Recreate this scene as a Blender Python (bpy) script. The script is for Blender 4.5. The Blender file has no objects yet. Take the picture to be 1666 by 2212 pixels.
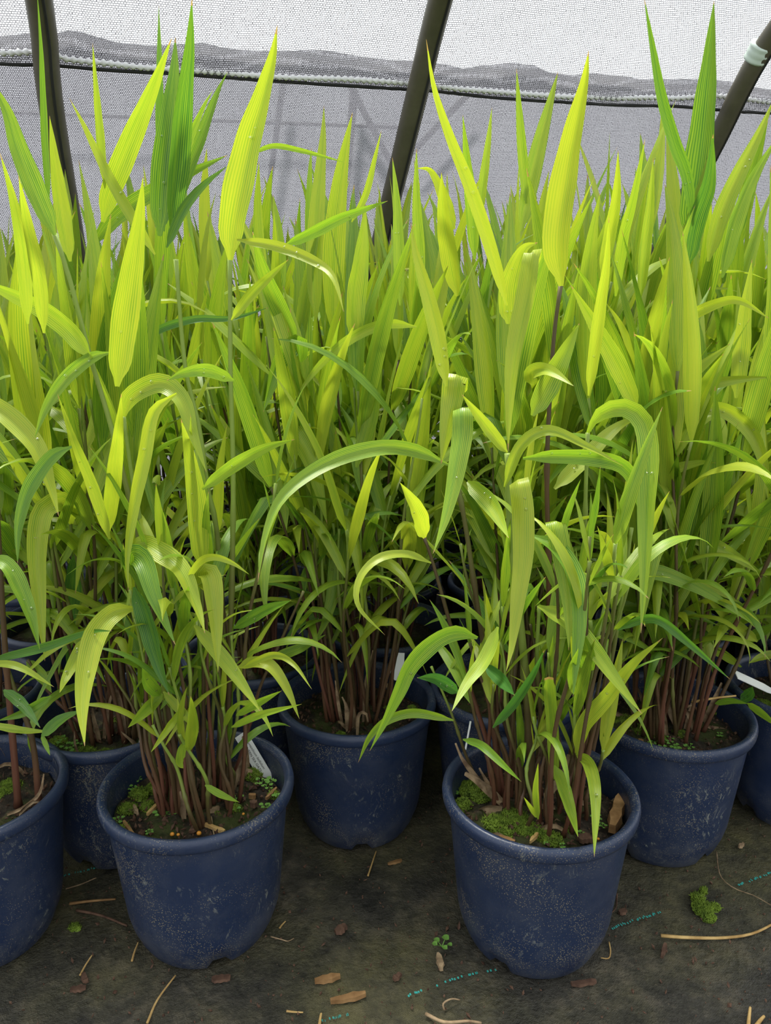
import bpy, math, random
from mathutils import Vector, Matrix, Euler
R = random.Random(7)
scene = bpy.context.scene
COL = scene.collection
PI = math.pi

# ------------------------------------------------------------------ camera, sky, sun, exposure
FPX, CX, CY, CAM_H, PITCH = 1700.0, 833.0, 1106.0, 0.831, math.radians(15.5)
cam_d = bpy.data.cameras.new('camera')
cam_d.sensor_fit = 'VERTICAL'
cam_d.sensor_height = 24.0
cam_d.lens = FPX / 2212.0 * 24.0
cam_d.clip_start = 0.02
cam = bpy.data.objects.new('camera', cam_d)
COL.objects.link(cam)
cam.location = (0, 0, CAM_H)
cam.rotation_euler = (math.radians(90) - PITCH, 0, 0)
scene.camera = cam

world = bpy.data.worlds.new('overcast_sky')
scene.world = world
world.use_nodes = True
wb = world.node_tree.nodes['Background']
wb.inputs[0].default_value = (0.93, 0.97, 1.0, 1)
wb.inputs[1].default_value = 1.15

sun_d = bpy.data.lights.new('sun', 'SUN')
sun_d.energy = 6.2
sun_d.angle = math.radians(14)
sun_d.color = (1.0, 0.97, 0.9)
sun = bpy.data.objects.new('sun', sun_d)
COL.objects.link(sun)
sun.rotation_euler = Vector((0.22, -0.42, -1.0)).to_track_quat('-Z', 'Y').to_euler()
sun.location = (0, 0, 5)

vs = scene.view_settings
vs.view_transform = 'Standard'
vs.look = 'None'
vs.exposure = 0.43
vs.gamma = 1.0
vs.use_curve_mapping = False
scene.cycles.max_bounces = 6
scene.cycles.transparent_max_bounces = 10

# ------------------------------------------------------------------ helpers
SP, CP = math.sin(PITCH), math.cos(PITCH)

def ray(x, y):
    a, b = (x - CX) / FPX, (y - CY) / FPX
    return Vector((a, CP - b * SP, -SP - b * CP))

def at_y(x, y, wy):
    d = ray(x, y)
    return Vector((0, 0, CAM_H)) + d * (wy / d.y)

def at_z(x, y, z):
    d = ray(x, y)
    return Vector((0, 0, CAM_H)) + d * ((z - CAM_H) / d.z)

def link(name, data, parent=None, mat=None):
    o = bpy.data.objects.new(name, data)
    COL.objects.link(o)
    if parent is not None:
        o.parent = parent
    if mat is not None and data is not None and not data.materials:
        data.materials.append(mat)
    return o

def tag(o, label=None, cat=None, group=None, kind=None):
    if label: o['label'] = label
    if cat: o['category'] = cat
    if group: o['group'] = group
    if kind: o['kind'] = kind
    return o

def mesh(name, verts, faces, uvs=None, mat=None, smooth=True):
    m = bpy.data.meshes.new(name)
    m.from_pydata([tuple(v) for v in verts], [], faces)
    if uvs is not None:
        lay = m.uv_layers.new(name='UVMap')
        flat = []
        for f in faces:
            for i in f:
                flat.extend(uvs[i])
        lay.data.foreach_set('uv', flat)
    if smooth:
        m.polygons.foreach_set('use_smooth', [True] * len(m.polygons))
    if mat is not None:
        m.materials.append(mat)
    m.update()
    return m

def lerp(a, b, t): return a + (b - a) * t

def sm(a, b, t):
    t = min(1, max(0, (t - a) / (b - a)))
    return t * t * (3 - 2 * t)

def spline(pts, n):
    """Catmull-Rom through pts, n+1 samples spaced evenly by length."""
    P = [Vector(p) for p in pts]
    if len(P) == 2:
        return [P[0].lerp(P[1], i / n) for i in range(n + 1)]
    Q = [P[0] * 2 - P[1]] + P + [P[-1] * 2 - P[-2]]
    dense = []
    K = 12
    for i in range(1, len(Q) - 2):
        p0, p1, p2, p3 = Q[i - 1], Q[i], Q[i + 1], Q[i + 2]
        for k in range(K):
            t = k / K
            dense.append(0.5 * ((2 * p1) + (p2 - p0) * t + (2 * p0 - 5 * p1 + 4 * p2 - p3) * t * t + (3 * p1 - p0 - 3 * p2 + p3) * t ** 3))
    dense.append(P[-1])
    L = [0.0]
    for i in range(1, len(dense)):
        L.append(L[-1] + (dense[i] - dense[i - 1]).length)
    out = []
    j = 0
    for i in range(n + 1):
        s = L[-1] * i / n
        while j < len(L) - 2 and L[j + 1] < s:
            j += 1
        seg = L[j + 1] - L[j]
        out.append(dense[j].lerp(dense[j + 1], (s - L[j]) / seg if seg > 1e-9 else 0))
    return out

def tangents(P):
    T = []
    for i in range(len(P)):
        a, b = P[max(0, i - 1)], P[min(len(P) - 1, i + 1)]
        t = (b - a)
        T.append(t.normalized() if t.length > 1e-9 else Vector((0, 0, 1)))
    return T

def tube_data(P, rad, seg=8, cap=True):
    """verts, faces, uvs of a tube along points P with radii rad."""
    T = tangents(P)
    up = Vector((1, 0, 0)) if abs(T[0].x) < 0.8 else Vector((0, 1, 0))
    n = (up - T[0] * up.dot(T[0])).normalized()
    V, F, U = [], [], []
    for i, p in enumerate(P):
        n = (n - T[i] * n.dot(T[i])).normalized()
        b = T[i].cross(n)
        for k in range(seg):
            a = 2 * PI * k / seg
            V.append(p + (n * math.cos(a) + b * math.sin(a)) * rad[i])
            U.append((k / seg, i / (len(P) - 1)))
    for i in range(len(P) - 1):
        for k in range(seg):
            a, b = i * seg + k, i * seg + (k + 1) % seg
            F.append((a, b, b + seg, a + seg))
    if cap:
        F.append(tuple(range(seg - 1, -1, -1)))
        F.append(tuple(range((len(P) - 1) * seg, len(P) * seg)))
    return V, F, U

def lathe_data(prof, seg=64, notch=None):
    V, F, U = [], [], []
    for i, (r, z) in enumerate(prof):
        for k in range(seg):
            a = 2 * PI * k / seg
            rr, zz = r, z
            if notch: rr, zz = notch(i, a, r, z)
            V.append((rr * math.cos(a), rr * math.sin(a), zz))
            U.append((k / seg, i / (len(prof) - 1)))
    for i in range(len(prof) - 1):
        for k in range(seg):
            a, b = i * seg + k, i * seg + (k + 1) % seg
            F.append((a, b, b + seg, a + seg))
    return V, F, U

# ------------------------------------------------------------------ materials
class NT:
    def __init__(self, name):
        self.m = bpy.data.materials.new(name)
        self.m.use_nodes = True
        self.t = self.m.node_tree
        self.n = self.t.nodes
        self.n.clear()
        self.out = self.n.new('ShaderNodeOutputMaterial')
    def node(self, kind, props=None, **ins):
        nd = self.n.new(kind)
        for k, v in (props or {}).items(): setattr(nd, k, v)
        for k, v in ins.items():
            key = int(k[1:]) if k[0] == 'i' and k[1:].isdigit() else k.replace('_', ' ')
            self.set(nd.inputs[key], v)
        return nd
    def set(self, sock, v):
        if hasattr(v, 'is_output') or isinstance(v, bpy.types.NodeSocket): self.t.links.new(v, sock)
        else: sock.default_value = v
    def math(self, op, a, b=0.0, c=None):
        nd = self.n.new('ShaderNodeMath'); nd.operation = op
        self.set(nd.inputs[0], a); self.set(nd.inputs[1], b)
        if c is not None: self.set(nd.inputs[2], c)
        return nd.outputs[0]
    def mix(self, f, a, b, blend='MIX'):
        nd = self.n.new('ShaderNodeMix'); nd.data_type = 'RGBA'; nd.blend_type = blend
        self.set(nd.inputs['Factor'], f); self.set(nd.inputs[6], a); self.set(nd.inputs[7], b)
        return nd.outputs[2]
    def ramp(self, f, stops):
        nd = self.n.new('ShaderNodeValToRGB')
        e = nd.color_ramp.elements
        while len(e) < len(stops): e.new(0.5)
        for i, (p, c) in enumerate(stops):
            e[i].position = p
            e[i].color = c if len(c) == 4 else (*c, 1)
        self.set(nd.inputs[0], f)
        return nd.outputs[0]
    def noise(self, vec, scale, detail=3, rough=0.55):
        nd = self.n.new('ShaderNodeTexNoise')
        if vec is not None: self.set(nd.inputs['Vector'], vec)
        nd.inputs['Scale'].default_value = scale
        nd.inputs['Detail'].default_value = detail
        nd.inputs['Roughness'].default_value = rough
        return nd.outputs['Fac']
    def obj_co(self):
        return self.n.new('ShaderNodeTexCoord').outputs['Object']
    def uv(self):
        return self.n.new('ShaderNodeTexCoord').outputs['UV']
    def map(self, vec, scale=(1, 1, 1), loc=(0, 0, 0), rot=(0, 0, 0)):
        nd = self.n.new('ShaderNodeMapping')
        self.set(nd.inputs['Vector'], vec)
        nd.inputs['Scale'].default_value = scale
        nd.inputs['Location'].default_value = loc
        nd.inputs['Rotation'].default_value = rot
        return nd.outputs[0]
    def bump(self, h, strength=0.3, dist=0.002):
        nd = self.n.new('ShaderNodeBump')
        nd.inputs['Strength'].default_value = strength
        nd.inputs['Distance'].default_value = dist
        self.set(nd.inputs['Height'], h)
        return nd.outputs[0]
    def principled(self, color, rough=0.6, normal=None, spec=0.4, **kw):
        nd = self.n.new('ShaderNodeBsdfPrincipled')
        self.set(nd.inputs['Base Color'], color)
        self.set(nd.inputs['Roughness'], rough)
        self.set(nd.inputs['Specular IOR Level'], spec)
        if normal is not None: self.set(nd.inputs['Normal'], normal)
        for k, v in kw.items(): self.set(nd.inputs[k.replace('_', ' ')], v)
        return nd.outputs[0]
    def finish(self, sh):
        self.t.links.new(sh, self.out.inputs[0])
        return self.m

def c4(r, g, b): return (r, g, b, 1)

def srgb(r, g, b):
    f = lambda u: (u / 255 / 12.92) if u <= 10 else ((u / 255 + 0.055) / 1.055) ** 2.4
    return (f(r), f(g), f(b), 1)

def leaf_material():
    t = NT('striped_leaf')
    oi = t.n.new('ShaderNodeObjectInfo')
    sep = t.node('ShaderNodeSeparateColor', Color=oi.outputs['Color'])
    yel, bri = sep.outputs[0], sep.outputs[1]
    uv = t.uv()
    su = t.node('ShaderNodeSeparateXYZ', Vector=uv)
    # pale veins running the length of the blade, wandering a little
    wob = t.noise(t.map(uv, (3, 4, 1)), 1.0, 2)
    u = t.math('ADD', su.outputs[0], t.math('MULTIPLY', wob, 0.05))
    fine = t.math('SINE', t.math('MULTIPLY', u, 2 * PI * 12))
    fine = t.math('MULTIPLY_ADD', fine, 0.5, 0.5)
    rnd = t.math('MULTIPLY', oi.outputs['Random'], 37.0)
    comb = t.node('ShaderNodeCombineXYZ', X=t.math('ADD', t.math('MULTIPLY', u, 6.0), rnd), Y=t.math('MULTIPLY', su.outputs[1], 0.7))
    broad = t.noise(comb.outputs[0], 1.0, 2)
    # how green the stripes are: more where the leaf is less yellow
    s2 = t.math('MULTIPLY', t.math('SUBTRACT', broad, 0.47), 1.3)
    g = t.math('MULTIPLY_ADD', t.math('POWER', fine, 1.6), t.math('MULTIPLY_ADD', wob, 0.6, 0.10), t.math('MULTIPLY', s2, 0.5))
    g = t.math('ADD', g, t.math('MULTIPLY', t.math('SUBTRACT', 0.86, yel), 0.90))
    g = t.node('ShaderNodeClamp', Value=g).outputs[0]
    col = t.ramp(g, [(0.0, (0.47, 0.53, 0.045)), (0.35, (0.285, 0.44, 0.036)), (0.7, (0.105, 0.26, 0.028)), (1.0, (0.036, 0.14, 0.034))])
    # dried, straw coloured point at the tip
    tip = t.math('GREATER_THAN', t.math('ADD', su.outputs[1], t.math('MULTIPLY', oi.outputs['Random'], 0.03)), 0.992)
    col = t.mix(tip, col, c4(0.45, 0.30, 0.12))
    bri_c = t.node('ShaderNodeCombineXYZ', X=bri, Y=bri, Z=bri)
    col = t.mix(1.0, col, bri_c.outputs[0], 'MULTIPLY')
    nrm = t.bump(fine, 0.25, 0.0006)
    pr = t.principled(col, 0.38, nrm, 0.45)
    tcol = t.mix(1.0, col, c4(1.05, 1.06, 0.55), 'MULTIPLY')
    tr = t.node('ShaderNodeBsdfTranslucent', Color=tcol)
    mx = t.node('ShaderNodeMixShader', i0=0.46, i1=pr, i2=tr.outputs[0])
    return t.finish(mx.outputs[0])

def stem_material():
    t = NT('jointed_stem')
    oi = t.n.new('ShaderNodeObjectInfo')
    su = t.node('ShaderNodeSeparateXYZ', Vector=t.uv())
    v = t.math('ADD', su.outputs[1], t.math('MULTIPLY', t.math('SUBTRACT', oi.outputs['Random'], 0.42), 0.85))
    v = t.math('ADD', v, t.math('MULTIPLY', t.math('SUBTRACT', t.noise(t.obj_co(), 14, 2), 0.5), 0.5))
    col = t.ramp(v, [(0.0, (0.10, 0.028, 0.020)), (0.2, (0.085, 0.034, 0.018)), (0.42, (0.050, 0.028, 0.012)), (0.66, (0.060, 0.042, 0.014)), (0.85, (0.12, 0.15, 0.025)), (1.0, (0.20, 0.30, 0.04))])
    gr = t.noise(t.map(t.obj_co(), (400, 400, 12)), 1.0, 2)
    col = t.mix(t.math('MULTIPLY', gr, 0.22), col, c4(0.26, 0.20, 0.09))
    return t.finish(t.principled(col, 0.45, None, 0.4))

def straw_material(name, a, b, scale=60):
    t = NT(name)
    n = t.noise(t.map(t.obj_co(), (1, 1, 1)), scale, 4)
    col = t.ramp(n, [(0.3, a), (0.7, b)])
    return t.finish(t.principled(col, 0.75, t.bump(n, 0.4, 0.001), 0.2))

def pot_material(name, dusty):
    t = NT(name)
    oi = t.n.new('ShaderNodeObjectInfo')
    co = t.obj_co()
    off = t.node('ShaderNodeVectorMath', {'operation': 'ADD'}, i0=co, i1=t.node('ShaderNodeCombineXYZ', X=t.math('MULTIPLY', oi.outputs['Random'], 9.0), Y=0.0, Z=t.math('MULTIPLY', oi.outputs['Random'], 3.0)).outputs[0]).outputs[0]
    sx = t.node('ShaderNodeSeparateXYZ', Vector=co)
    blue = t.mix(t.noise(off, 9, 4), c4(0.011, 0.020, 0.050), c4(0.020, 0.034, 0.078))
    # pale specks of grit, scuffs, dried mud near the base
    vor = t.node('ShaderNodeTexVoronoi', {'feature': 'F1'}, Vector=off, Scale=420.0)
    dens = t.noise(off, 14, 3)
    spk = t.math('LESS_THAN', vor.outputs['Distance'], t.math('MULTIPLY', t.math('SUBTRACT', dens, 0.30), 0.95))
    col = t.mix(t.math('MULTIPLY', spk, 0.7 * dusty), blue, c4(0.26, 0.22, 0.14))
    warp = t.node('ShaderNodeVectorMath', {'operation': 'ADD'}, i0=off, i1=t.node('ShaderNodeVectorMath', {'operation': 'SCALE'}, i0=t.node('ShaderNodeTexNoise', Vector=off, Scale=18.0).outputs['Color'], Scale=0.05).outputs[0]).outputs[0]
    scr = t.noise(t.map(warp, (150, 150, 55), rot=(0.6, 0.35, 0.9)), 1.0, 5, 0.75)
    area = t.ramp(t.noise(off, 13, 3), [(0.50, (0, 0, 0)), (0.66, (1, 1, 1))])
    scm = t.math('MULTIPLY', t.ramp(scr, [(0.56, (0, 0, 0)), (0.62, (1, 1, 1))]), area)
    col = t.mix(t.math('MULTIPLY', scm, 0.75 * dusty), col, c4(0.22, 0.23, 0.20))
    haze = t.ramp(t.noise(off, 22, 6, 0.7), [(0.42, (0, 0, 0)), (0.75, (1, 1, 1))])
    low = t.ramp(sx.outputs[2], [(0.0, (1, 1, 1)), (0.075, (0.15, 0.15, 0.15)), (0.2, (0.22, 0.22, 0.22))])
    col = t.mix(t.math('MULTIPLY', t.math('MULTIPLY', haze, low), 0.55 * dusty), col, c4(0.17, 0.17, 0.15))
    rgh = t.math('ADD', 0.36, t.math('MULTIPLY', haze, 0.25))
    bmp = t.bump(t.math('ADD', t.noise(off, 120, 3), t.math('MULTIPLY', scr, 0.8)), 0.22, 0.0015)
    return t.finish(t.principled(col, rgh, bmp, 0.45))

def soil_material():
    t = NT('potting_soil')
    co = t.obj_co()
    n = t.noise(co, 90, 5, 0.7)
    col = t.ramp(n, [(0.35, (0.008, 0.006, 0.005)), (0.55, (0.030, 0.022, 0.015)), (0.7, (0.09, 0.064, 0.04))])
    g = t.ramp(t.noise(co, 18, 4), [(0.5, (0, 0, 0)), (0.62, (1, 1, 1))])
    col = t.mix(t.math('MULTIPLY', g, 0.6), col, c4(0.05, 0.07, 0.012))
    return t.finish(t.principled(col, 0.85, t.bump(n, 0.9, 0.006), 0.25))

def moss_material(name, a, b):
    t = NT(name)
    n = t.noise(t.obj_co(), 120, 3)
    col = t.ramp(n, [(0.3, a), (0.7, b)])
    pr = t.principled(col, 0.7, None, 0.2)
    return t.finish(pr)

def floor_material():
    t = NT('dirty_ground_cloth')
    co = t.obj_co()
    big = t.noise(co, 2.3, 6, 0.62)
    mid = t.math('ADD', t.math('MULTIPLY', t.noise(co, 9, 6, 0.7), 0.6), t.math('MULTIPLY', t.noise(co, 48, 5, 0.7), 0.4))
    fin = t.noise(co, 160, 4, 0.7)
    col = t.ramp(mid, [(0.36, (0.018, 0.017, 0.014)), (0.5, (0.062, 0.057, 0.043)), (0.64, (0.16, 0.135, 0.095))])
    alg = t.math('MULTIPLY', t.ramp(big, [(0.42, (0, 0, 0)), (0.62, (1, 1, 1))]), t.ramp(mid, [(0.35, (0.1, 0.1, 0.1)), (0.6, (1, 1, 1))]))
    col = t.mix(t.math('MULTIPLY', alg, 0.75), col, c4(0.115, 0.108, 0.028))
    # woven tape texture
    w = t.node('ShaderNodeTexBrick', {'offset': 0.5}, Vector=t.map(co, (260, 260, 260), rot=(0, 0, 0.35)), Scale=1.0, Color1=c4(1, 1, 1), Color2=c4(0.7, 0.7, 0.7), Mortar=c4(0, 0, 0))
    w.inputs['Mortar Size'].default_value = 0.06
    w.inputs['Brick Width'].default_value = 0.6
    w.inputs['Row Height'].default_value = 0.55
    col = t.mix(0.35, col, w.outputs[0], 'MULTIPLY')
    spk = t.node('ShaderNodeTexVoronoi', {'feature': 'F1'}, Vector=co, Scale=140.0)
    sp = t.math('LESS_THAN', spk.outputs['Distance'], t.math('MULTIPLY', t.math('SUBTRACT', fin, 0.47), 1.0))
    col = t.mix(t.math('MULTIPLY', sp, 0.6), col, c4(0.14, 0.11, 0.07))
    h = t.math('ADD', t.math('MULTIPLY', fin, 0.5), t.math('ADD', t.math('MULTIPLY', mid, 1.2), t.math('MULTIPLY', w.outputs[1], -0.12)))
    wet = t.ramp(t.noise(co, 5, 3), [(0.4, (0.45, 0.45, 0.45)), (0.65, (0.8, 0.8, 0.8))])
    return t.finish(t.principled(col, wet, t.bump(h, 1.0, 0.010), 0.3))

def net_material(name, open_frac, thread, tape, bw, rh, mort):
    """knitted shade cloth: dark threads round small bright openings (UV in metres)"""
    t = NT(name)
    uv = t.uv()
    jit = t.noise(t.map(uv, (220, 40, 1)), 1.0, 2)
    wav = t.noise(t.map(uv, (3, 9, 1)), 1.0, 3)
    su = t.node('ShaderNodeSeparateXYZ', Vector=uv)
    vec = t.node('ShaderNodeCombineXYZ', X=t.math('ADD', su.outputs[0], t.math('MULTIPLY', jit, 0.004)), Y=t.math('ADD', su.outputs[1], t.math('MULTIPLY', wav, 0.012)))
    b = t.node('ShaderNodeTexBrick', {'offset': 0.5}, Vector=vec.outputs[0], Scale=1.0)
    b.inputs['Mortar Size'].default_value = mort
    b.inputs['Mortar Smooth'].default_value = 0.3
    b.inputs['Brick Width'].default_value = bw
    b.inputs['Row Height'].default_value = rh
    b.inputs['Bias'].default_value = 0.0
    thr = b.outputs['Fac']
    # cloth threads pass some light, the openings pass most
    blot = t.noise(t.map(uv, (5, 4, 1)), 1.0, 4)
    hole = t.math('MULTIPLY', t.math('SUBTRACT', 1.0, thr), t.math('MULTIPLY_ADD', blot, 0.35, open_frac - 0.17))
    dif = t.node('ShaderNodeBsdfDiffuse', Color=t.mix(thr, tape, thread))
    trl = t.node('ShaderNodeBsdfTranslucent', Color=t.mix(thr, tape, thread))
    clo = t.node('ShaderNodeMixShader', i0=0.55, i1=dif.outputs[0], i2=trl.outputs[0])
    tra = t.node('ShaderNodeBsdfTransparent')
    mx = t.node('ShaderNodeMixShader', i0=hole, i1=clo.outputs[0], i2=tra.outputs[0])
    return t.finish(mx.outputs[0])

def plain(name, col, rough=0.6, spec=0.4, noise=0.0, nscale=40, bump=0.0):
    t = NT(name)
    c = col
    n = None
    if noise:
        n = t.noise(t.obj_co(), nscale, 4, 0.6)
        dark = tuple(x * (1 - noise) for x in col[:3]) + (1,)
        c = t.mix(n, dark, tuple(min(1, x * (1 + noise)) for x in col[:3]) + (1,))
    nrm = t.bump(n, bump, 0.002) if (bump and n is not None) else None
    return t.finish(t.principled(c, rough, nrm, spec))

M = {}
M['leaf'] = leaf_material()
M['stem'] = stem_material()
M['pot'] = pot_material('blue_pot_plastic', 1.0)
M['rim'] = pot_material('blue_rim_plastic', 0.7)
M['soil'] = soil_material()
M['moss'] = moss_material('bright_moss', (0.06, 0.10, 0.012), (0.19, 0.28, 0.03))
M['seedling'] = moss_material('seedling_green', (0.08, 0.19, 0.03), (0.16, 0.32, 0.06))
M['floor'] = floor_material()
M['net'] = net_material('pale_shade_net', 0.95, c4(0.08, 0.08, 0.09), c4(0.88, 0.88, 0.90), 0.0066, 0.0047, 0.0008)
M['net2'] = net_material('grey_shade_net', 0.15, c4(0.03, 0.03, 0.035), c4(0.29, 0.29, 0.33), 0.0050, 0.0042, 0.0008)
M['pipe'] = plain('weathered_dark_pipe', c4(0.10, 0.09, 0.062), 0.45, 0.5, 0.35, 25)
M['tape'] = plain('pale_tape', c4(0.62, 0.72, 0.66), 0.5, 0.3, 0.1, 60)
M['cord'] = plain('white_cord', c4(0.75, 0.75, 0.77), 0.7, 0.2, 0.08, 200)
M['darkline'] = plain('dull_black', c4(0.03, 0.03, 0.03), 0.8, 0.2)
M['tagw'] = plain('white_label_plastic', c4(0.78, 0.79, 0.77), 0.45, 0.4, 0.06, 30)
M['ink'] = plain('black_print', c4(0.015, 0.015, 0.015), 0.6, 0.2)
M['dry'] = straw_material('dry_sheath', (0.12, 0.075, 0.042), (0.40, 0.29, 0.17), 70)
M['straw'] = straw_material('yellow_straw', (0.30, 0.17, 0.055), (0.58, 0.40, 0.16), 50)
M['bark'] = straw_material('brown_bark', (0.045, 0.024, 0.016), (0.14, 0.078, 0.05), 80)
M['chip'] = straw_material('tan_wood', (0.14, 0.07, 0.025), (0.34, 0.20, 0.085), 45)
M['teal'] = plain('teal_thread', c4(0.04, 0.33, 0.29), 0.7, 0.2, 0.3, 300)
M['prill'] = plain('orange_pellet', c4(0.66, 0.27, 0.03), 0.4, 0.5, 0.2, 300)
def water_material():
    t = NT('water_drop')
    return t.finish(t.principled(c4(1, 1, 1), 0.02, None, 0.5, Transmission_Weight=1.0, IOR=1.33))
M['water'] = water_material()
# ------------------------------------------------------------------ floor
def build_floor():
    V, F = [], []
    xs = [-14, -6, -3, -1.8] + [-1.2 + 0.02 * i for i in range(121)] + [1.8, 3, 6, 14]
    ys = [-8, -3, -1, 0.1] + [0.3 + 0.02 * i for i in range(66)] + [2.2, 3, 4.5, 8, 16]
    rr = random.Random(3)
    for y in ys:
        for x in xs:
            z = 0.0
            if -1.2 < x < 1.2 and 0.3 < y < 1.6:
                z = -0.002 + 0.0016 * math.sin(x * 23 + 2 * math.sin(y * 9)) * math.cos(y * 19 + x * 5) - abs(rr.gauss(0, 0.0006))
            V.append((x, y, z))
    nx = len(xs)
    for j in range(len(ys) - 1):
        for i in range(nx - 1):
            a = j * nx + i
            F.append((a, a + 1, a + nx + 1, a + nx))
    fl = link('floor', mesh('floor', V, F, mat=M['floor']))
    tag(fl, 'dark woven ground cloth stained with soil and green algae', 'floor', kind='structure')
    # turquoise marker threads woven into the cloth
    for i, run in enumerate([[(880, 2152), (1000, 2110), (1075, 2094)], [(1315, 2008), (1360, 1992), (1428, 1970)],
                             [(1590, 1915), (1640, 1895), (1680, 1880)], [(690, 2206), (720, 2200), (760, 2190)],
                             [(130, 1893), (180, 1882), (230, 1868)]]):
        P = spline([at_z(x, y, 0.0006) for x, y in run], 40)
        V, F = [], []
        for k in range(40):
            if rr.random() < 0.42: continue
            a, b = P[k], P[k].lerp(P[k + 1], 0.62)
            d = (b - a).normalized()
            s = Vector((-d.y, d.x, 0)) * 0.0013
            j = Vector((rr.uniform(-1, 1), rr.uniform(-1, 1), 0)) * 0.0012
            n = len(V)
            V += [a - s + j, b - s + j, b + s + j, a + s + j]
            V += [v + Vector((0, 0, 0.0008)) for v in V[n:n + 4]]
            F += [(n + 4, n + 5, n + 6, n + 7)] + [(n + q, n + (q + 1) % 4, n + 4 + (q + 1) % 4, n + 4 + q) for q in range(4)]
        o = link('marker_thread', mesh('marker_thread', V, F, mat=M['teal'], smooth=False), fl)
        o['label'] = 'turquoise marker thread in the ground cloth'
    return fl
floor = build_floor()

# ------------------------------------------------------------------ the leaning cloth wall of the hoop house
WU = Vector((0.965, 0.262, 0)).normalized()          # along the wall
WV = Vector((0.208, -0.642, 0.737)).normalized()       # up the wall, leaning in over the pots
WN = WU.cross(WV).normalized()                         # towards the outside or inside
if WN.y > 0: WN = -WN                                  # towards the viewer
W0 = Vector((0, 2.85, CAM_H))

def on_wall(x, y, off=0.0):
    d = ray(x, y)
    o = Vector((0, 0, CAM_H))
    w0 = W0 + WN * off
    t = (w0 - o).dot(WN) / d.dot(WN)
    return o + d * t

def wall_uv(p):
    q = p - W0
    # WU and WV are not quite perpendicular: solve
    g = WU.dot(WV)
    a, b = q.dot(WU), q.dot(WV)
    v = (b - a * g) / (1 - g * g)
    return (a - v * g, v)

def wall_pt(u, v, off=0.0):
    return W0 + WU * u + WV * v + WN * off

EDGE_TOP = [(-700, 60), (-300, 75), (0, 93), (80, 92), (125, 92), (160, 84), (200, 95), (260, 110), (330, 117), (390, 110), (440, 104), (500, 118), (560, 128), (620, 130), (680, 125), (720, 128), (800, 142), (850, 144), (905, 142), (960, 150), (1010, 165), (1060, 158), (1120, 152), (1160, 158), (1200, 175), (1240, 178), (1290, 169), (1350, 175), (1400, 187), (1450, 187), (1500, 186), (1560, 190), (1666, 203), (2000, 215), (2500, 250)]
EDGE_HEM = [(-700, 90), (-300, 120), (0, 137), (120, 141), (230, 150), (400, 160), (600, 175), (840, 190), (900, 193), (1100, 213), (1300, 225), (1470, 230), (1600, 241), (1666, 244), (2000, 262), (2500, 300)]
EDGE_CORD = [(-700, 70), (-300, 98), (0, 113), (80, 112), (115, 118), (150, 128), (200, 133), (320, 146), (420, 152), (590, 165), (780, 172), (900, 180), (1000, 192), (1200, 207), (1300, 210), (1440, 211), (1550, 207), (1600, 212), (1666, 220), (2000, 240), (2500, 278)]

def edge_v(edge):
    pts = [wall_uv(on_wall(x, y)) for x, y in edge]
    def f(u):
        if u <= pts[0][0]: return pts[0][1]
        for (a, va), (b, vb) in zip(pts, pts[1:]):
            if u <= b:
                return lerp(va, vb, sm(0, 1, (u - a) / (b - a)))
        return pts[-1][1]
    return f
v_top, v_hem, v_cord = edge_v(EDGE_TOP), edge_v(EDGE_HEM), edge_v(EDGE_CORD)

def build_wall():
    U0, U1, N = -2.6, 3.6, 240
    def sheet(lo, hi, rows, off, ripple):
        V, F, UVs = [], [], []
        for j in range(rows + 1):
            for i in range(N + 1):
                u = lerp(U0, U1, i / N)
                v = lerp(lo(u), hi(u), j / rows)
                arch = 0.0
                o = off + ripple * (math.sin(u * 11 + v * 3) + 0.6 * math.sin(u * 23 + 1.3 + v * 2))
                p = wall_pt(u, v, o)
                if v > 0.75:                     # the hoop bends over towards the roof
                    k = v - 0.75
                    p += Vector((0, -0.22 * k * k, -0.16 * k * k))
                V.append(p)
                UVs.append((u, v))
        for j in range(rows):
            for i in range(N):
                a = j * (N + 1) + i
                F.append((a, a + 1, a + N + 2, a + N + 1))
        return V, F, UVs
    w = link('wall_back', mesh('wall_back', *sheet(v_hem, lambda u: 1.55, 24, 0.0, 0.004), mat=M['net']))
    tag(w, 'pale knitted shade cloth forming the leaning back wall', 'shade cloth', kind='structure')
    V, F, UVs = sheet(lambda u: -1.12, v_top, 30, -0.035, 0.007)
    c = link('side_curtain', mesh('side_curtain', V, F, UVs, mat=M['net2']))
    tag(c, 'darker grey shade curtain with wavy top edge hanging below the pale cloth', 'curtain')
    # white lacing cord in the hem: a twisted rope
    P = [wall_pt(u, v_cord(u), 0.001) for u in [lerp(U0, U1, i / 1800) for i in range(1801)]]
    rad = [0.0066 + 0.0024 * math.sin(i * 2 * PI / 5) for i in range(1801)]
    V, F, UVs = tube_data(P, rad, 6)
    o = link('lacing_cord', mesh('lacing_cord', V, F, UVs, mat=M['cord']), w)
    o['label'] = 'white twisted cord laced through the hem'
    P = [wall_pt(u, v_hem(u), 0.002) for u in [lerp(U0, U1, i / 160) for i in range(161)]]
    V, F, UVs = tube_data(P, [0.0042] * 161, 6)  # thin dark line along the lower edge of the pale cloth
    o = link('hem_edge', mesh('hem_edge', V, F, UVs, mat=M['darkline']), w)
    o['label'] = 'dark line along the hem'
build_wall()

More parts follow.
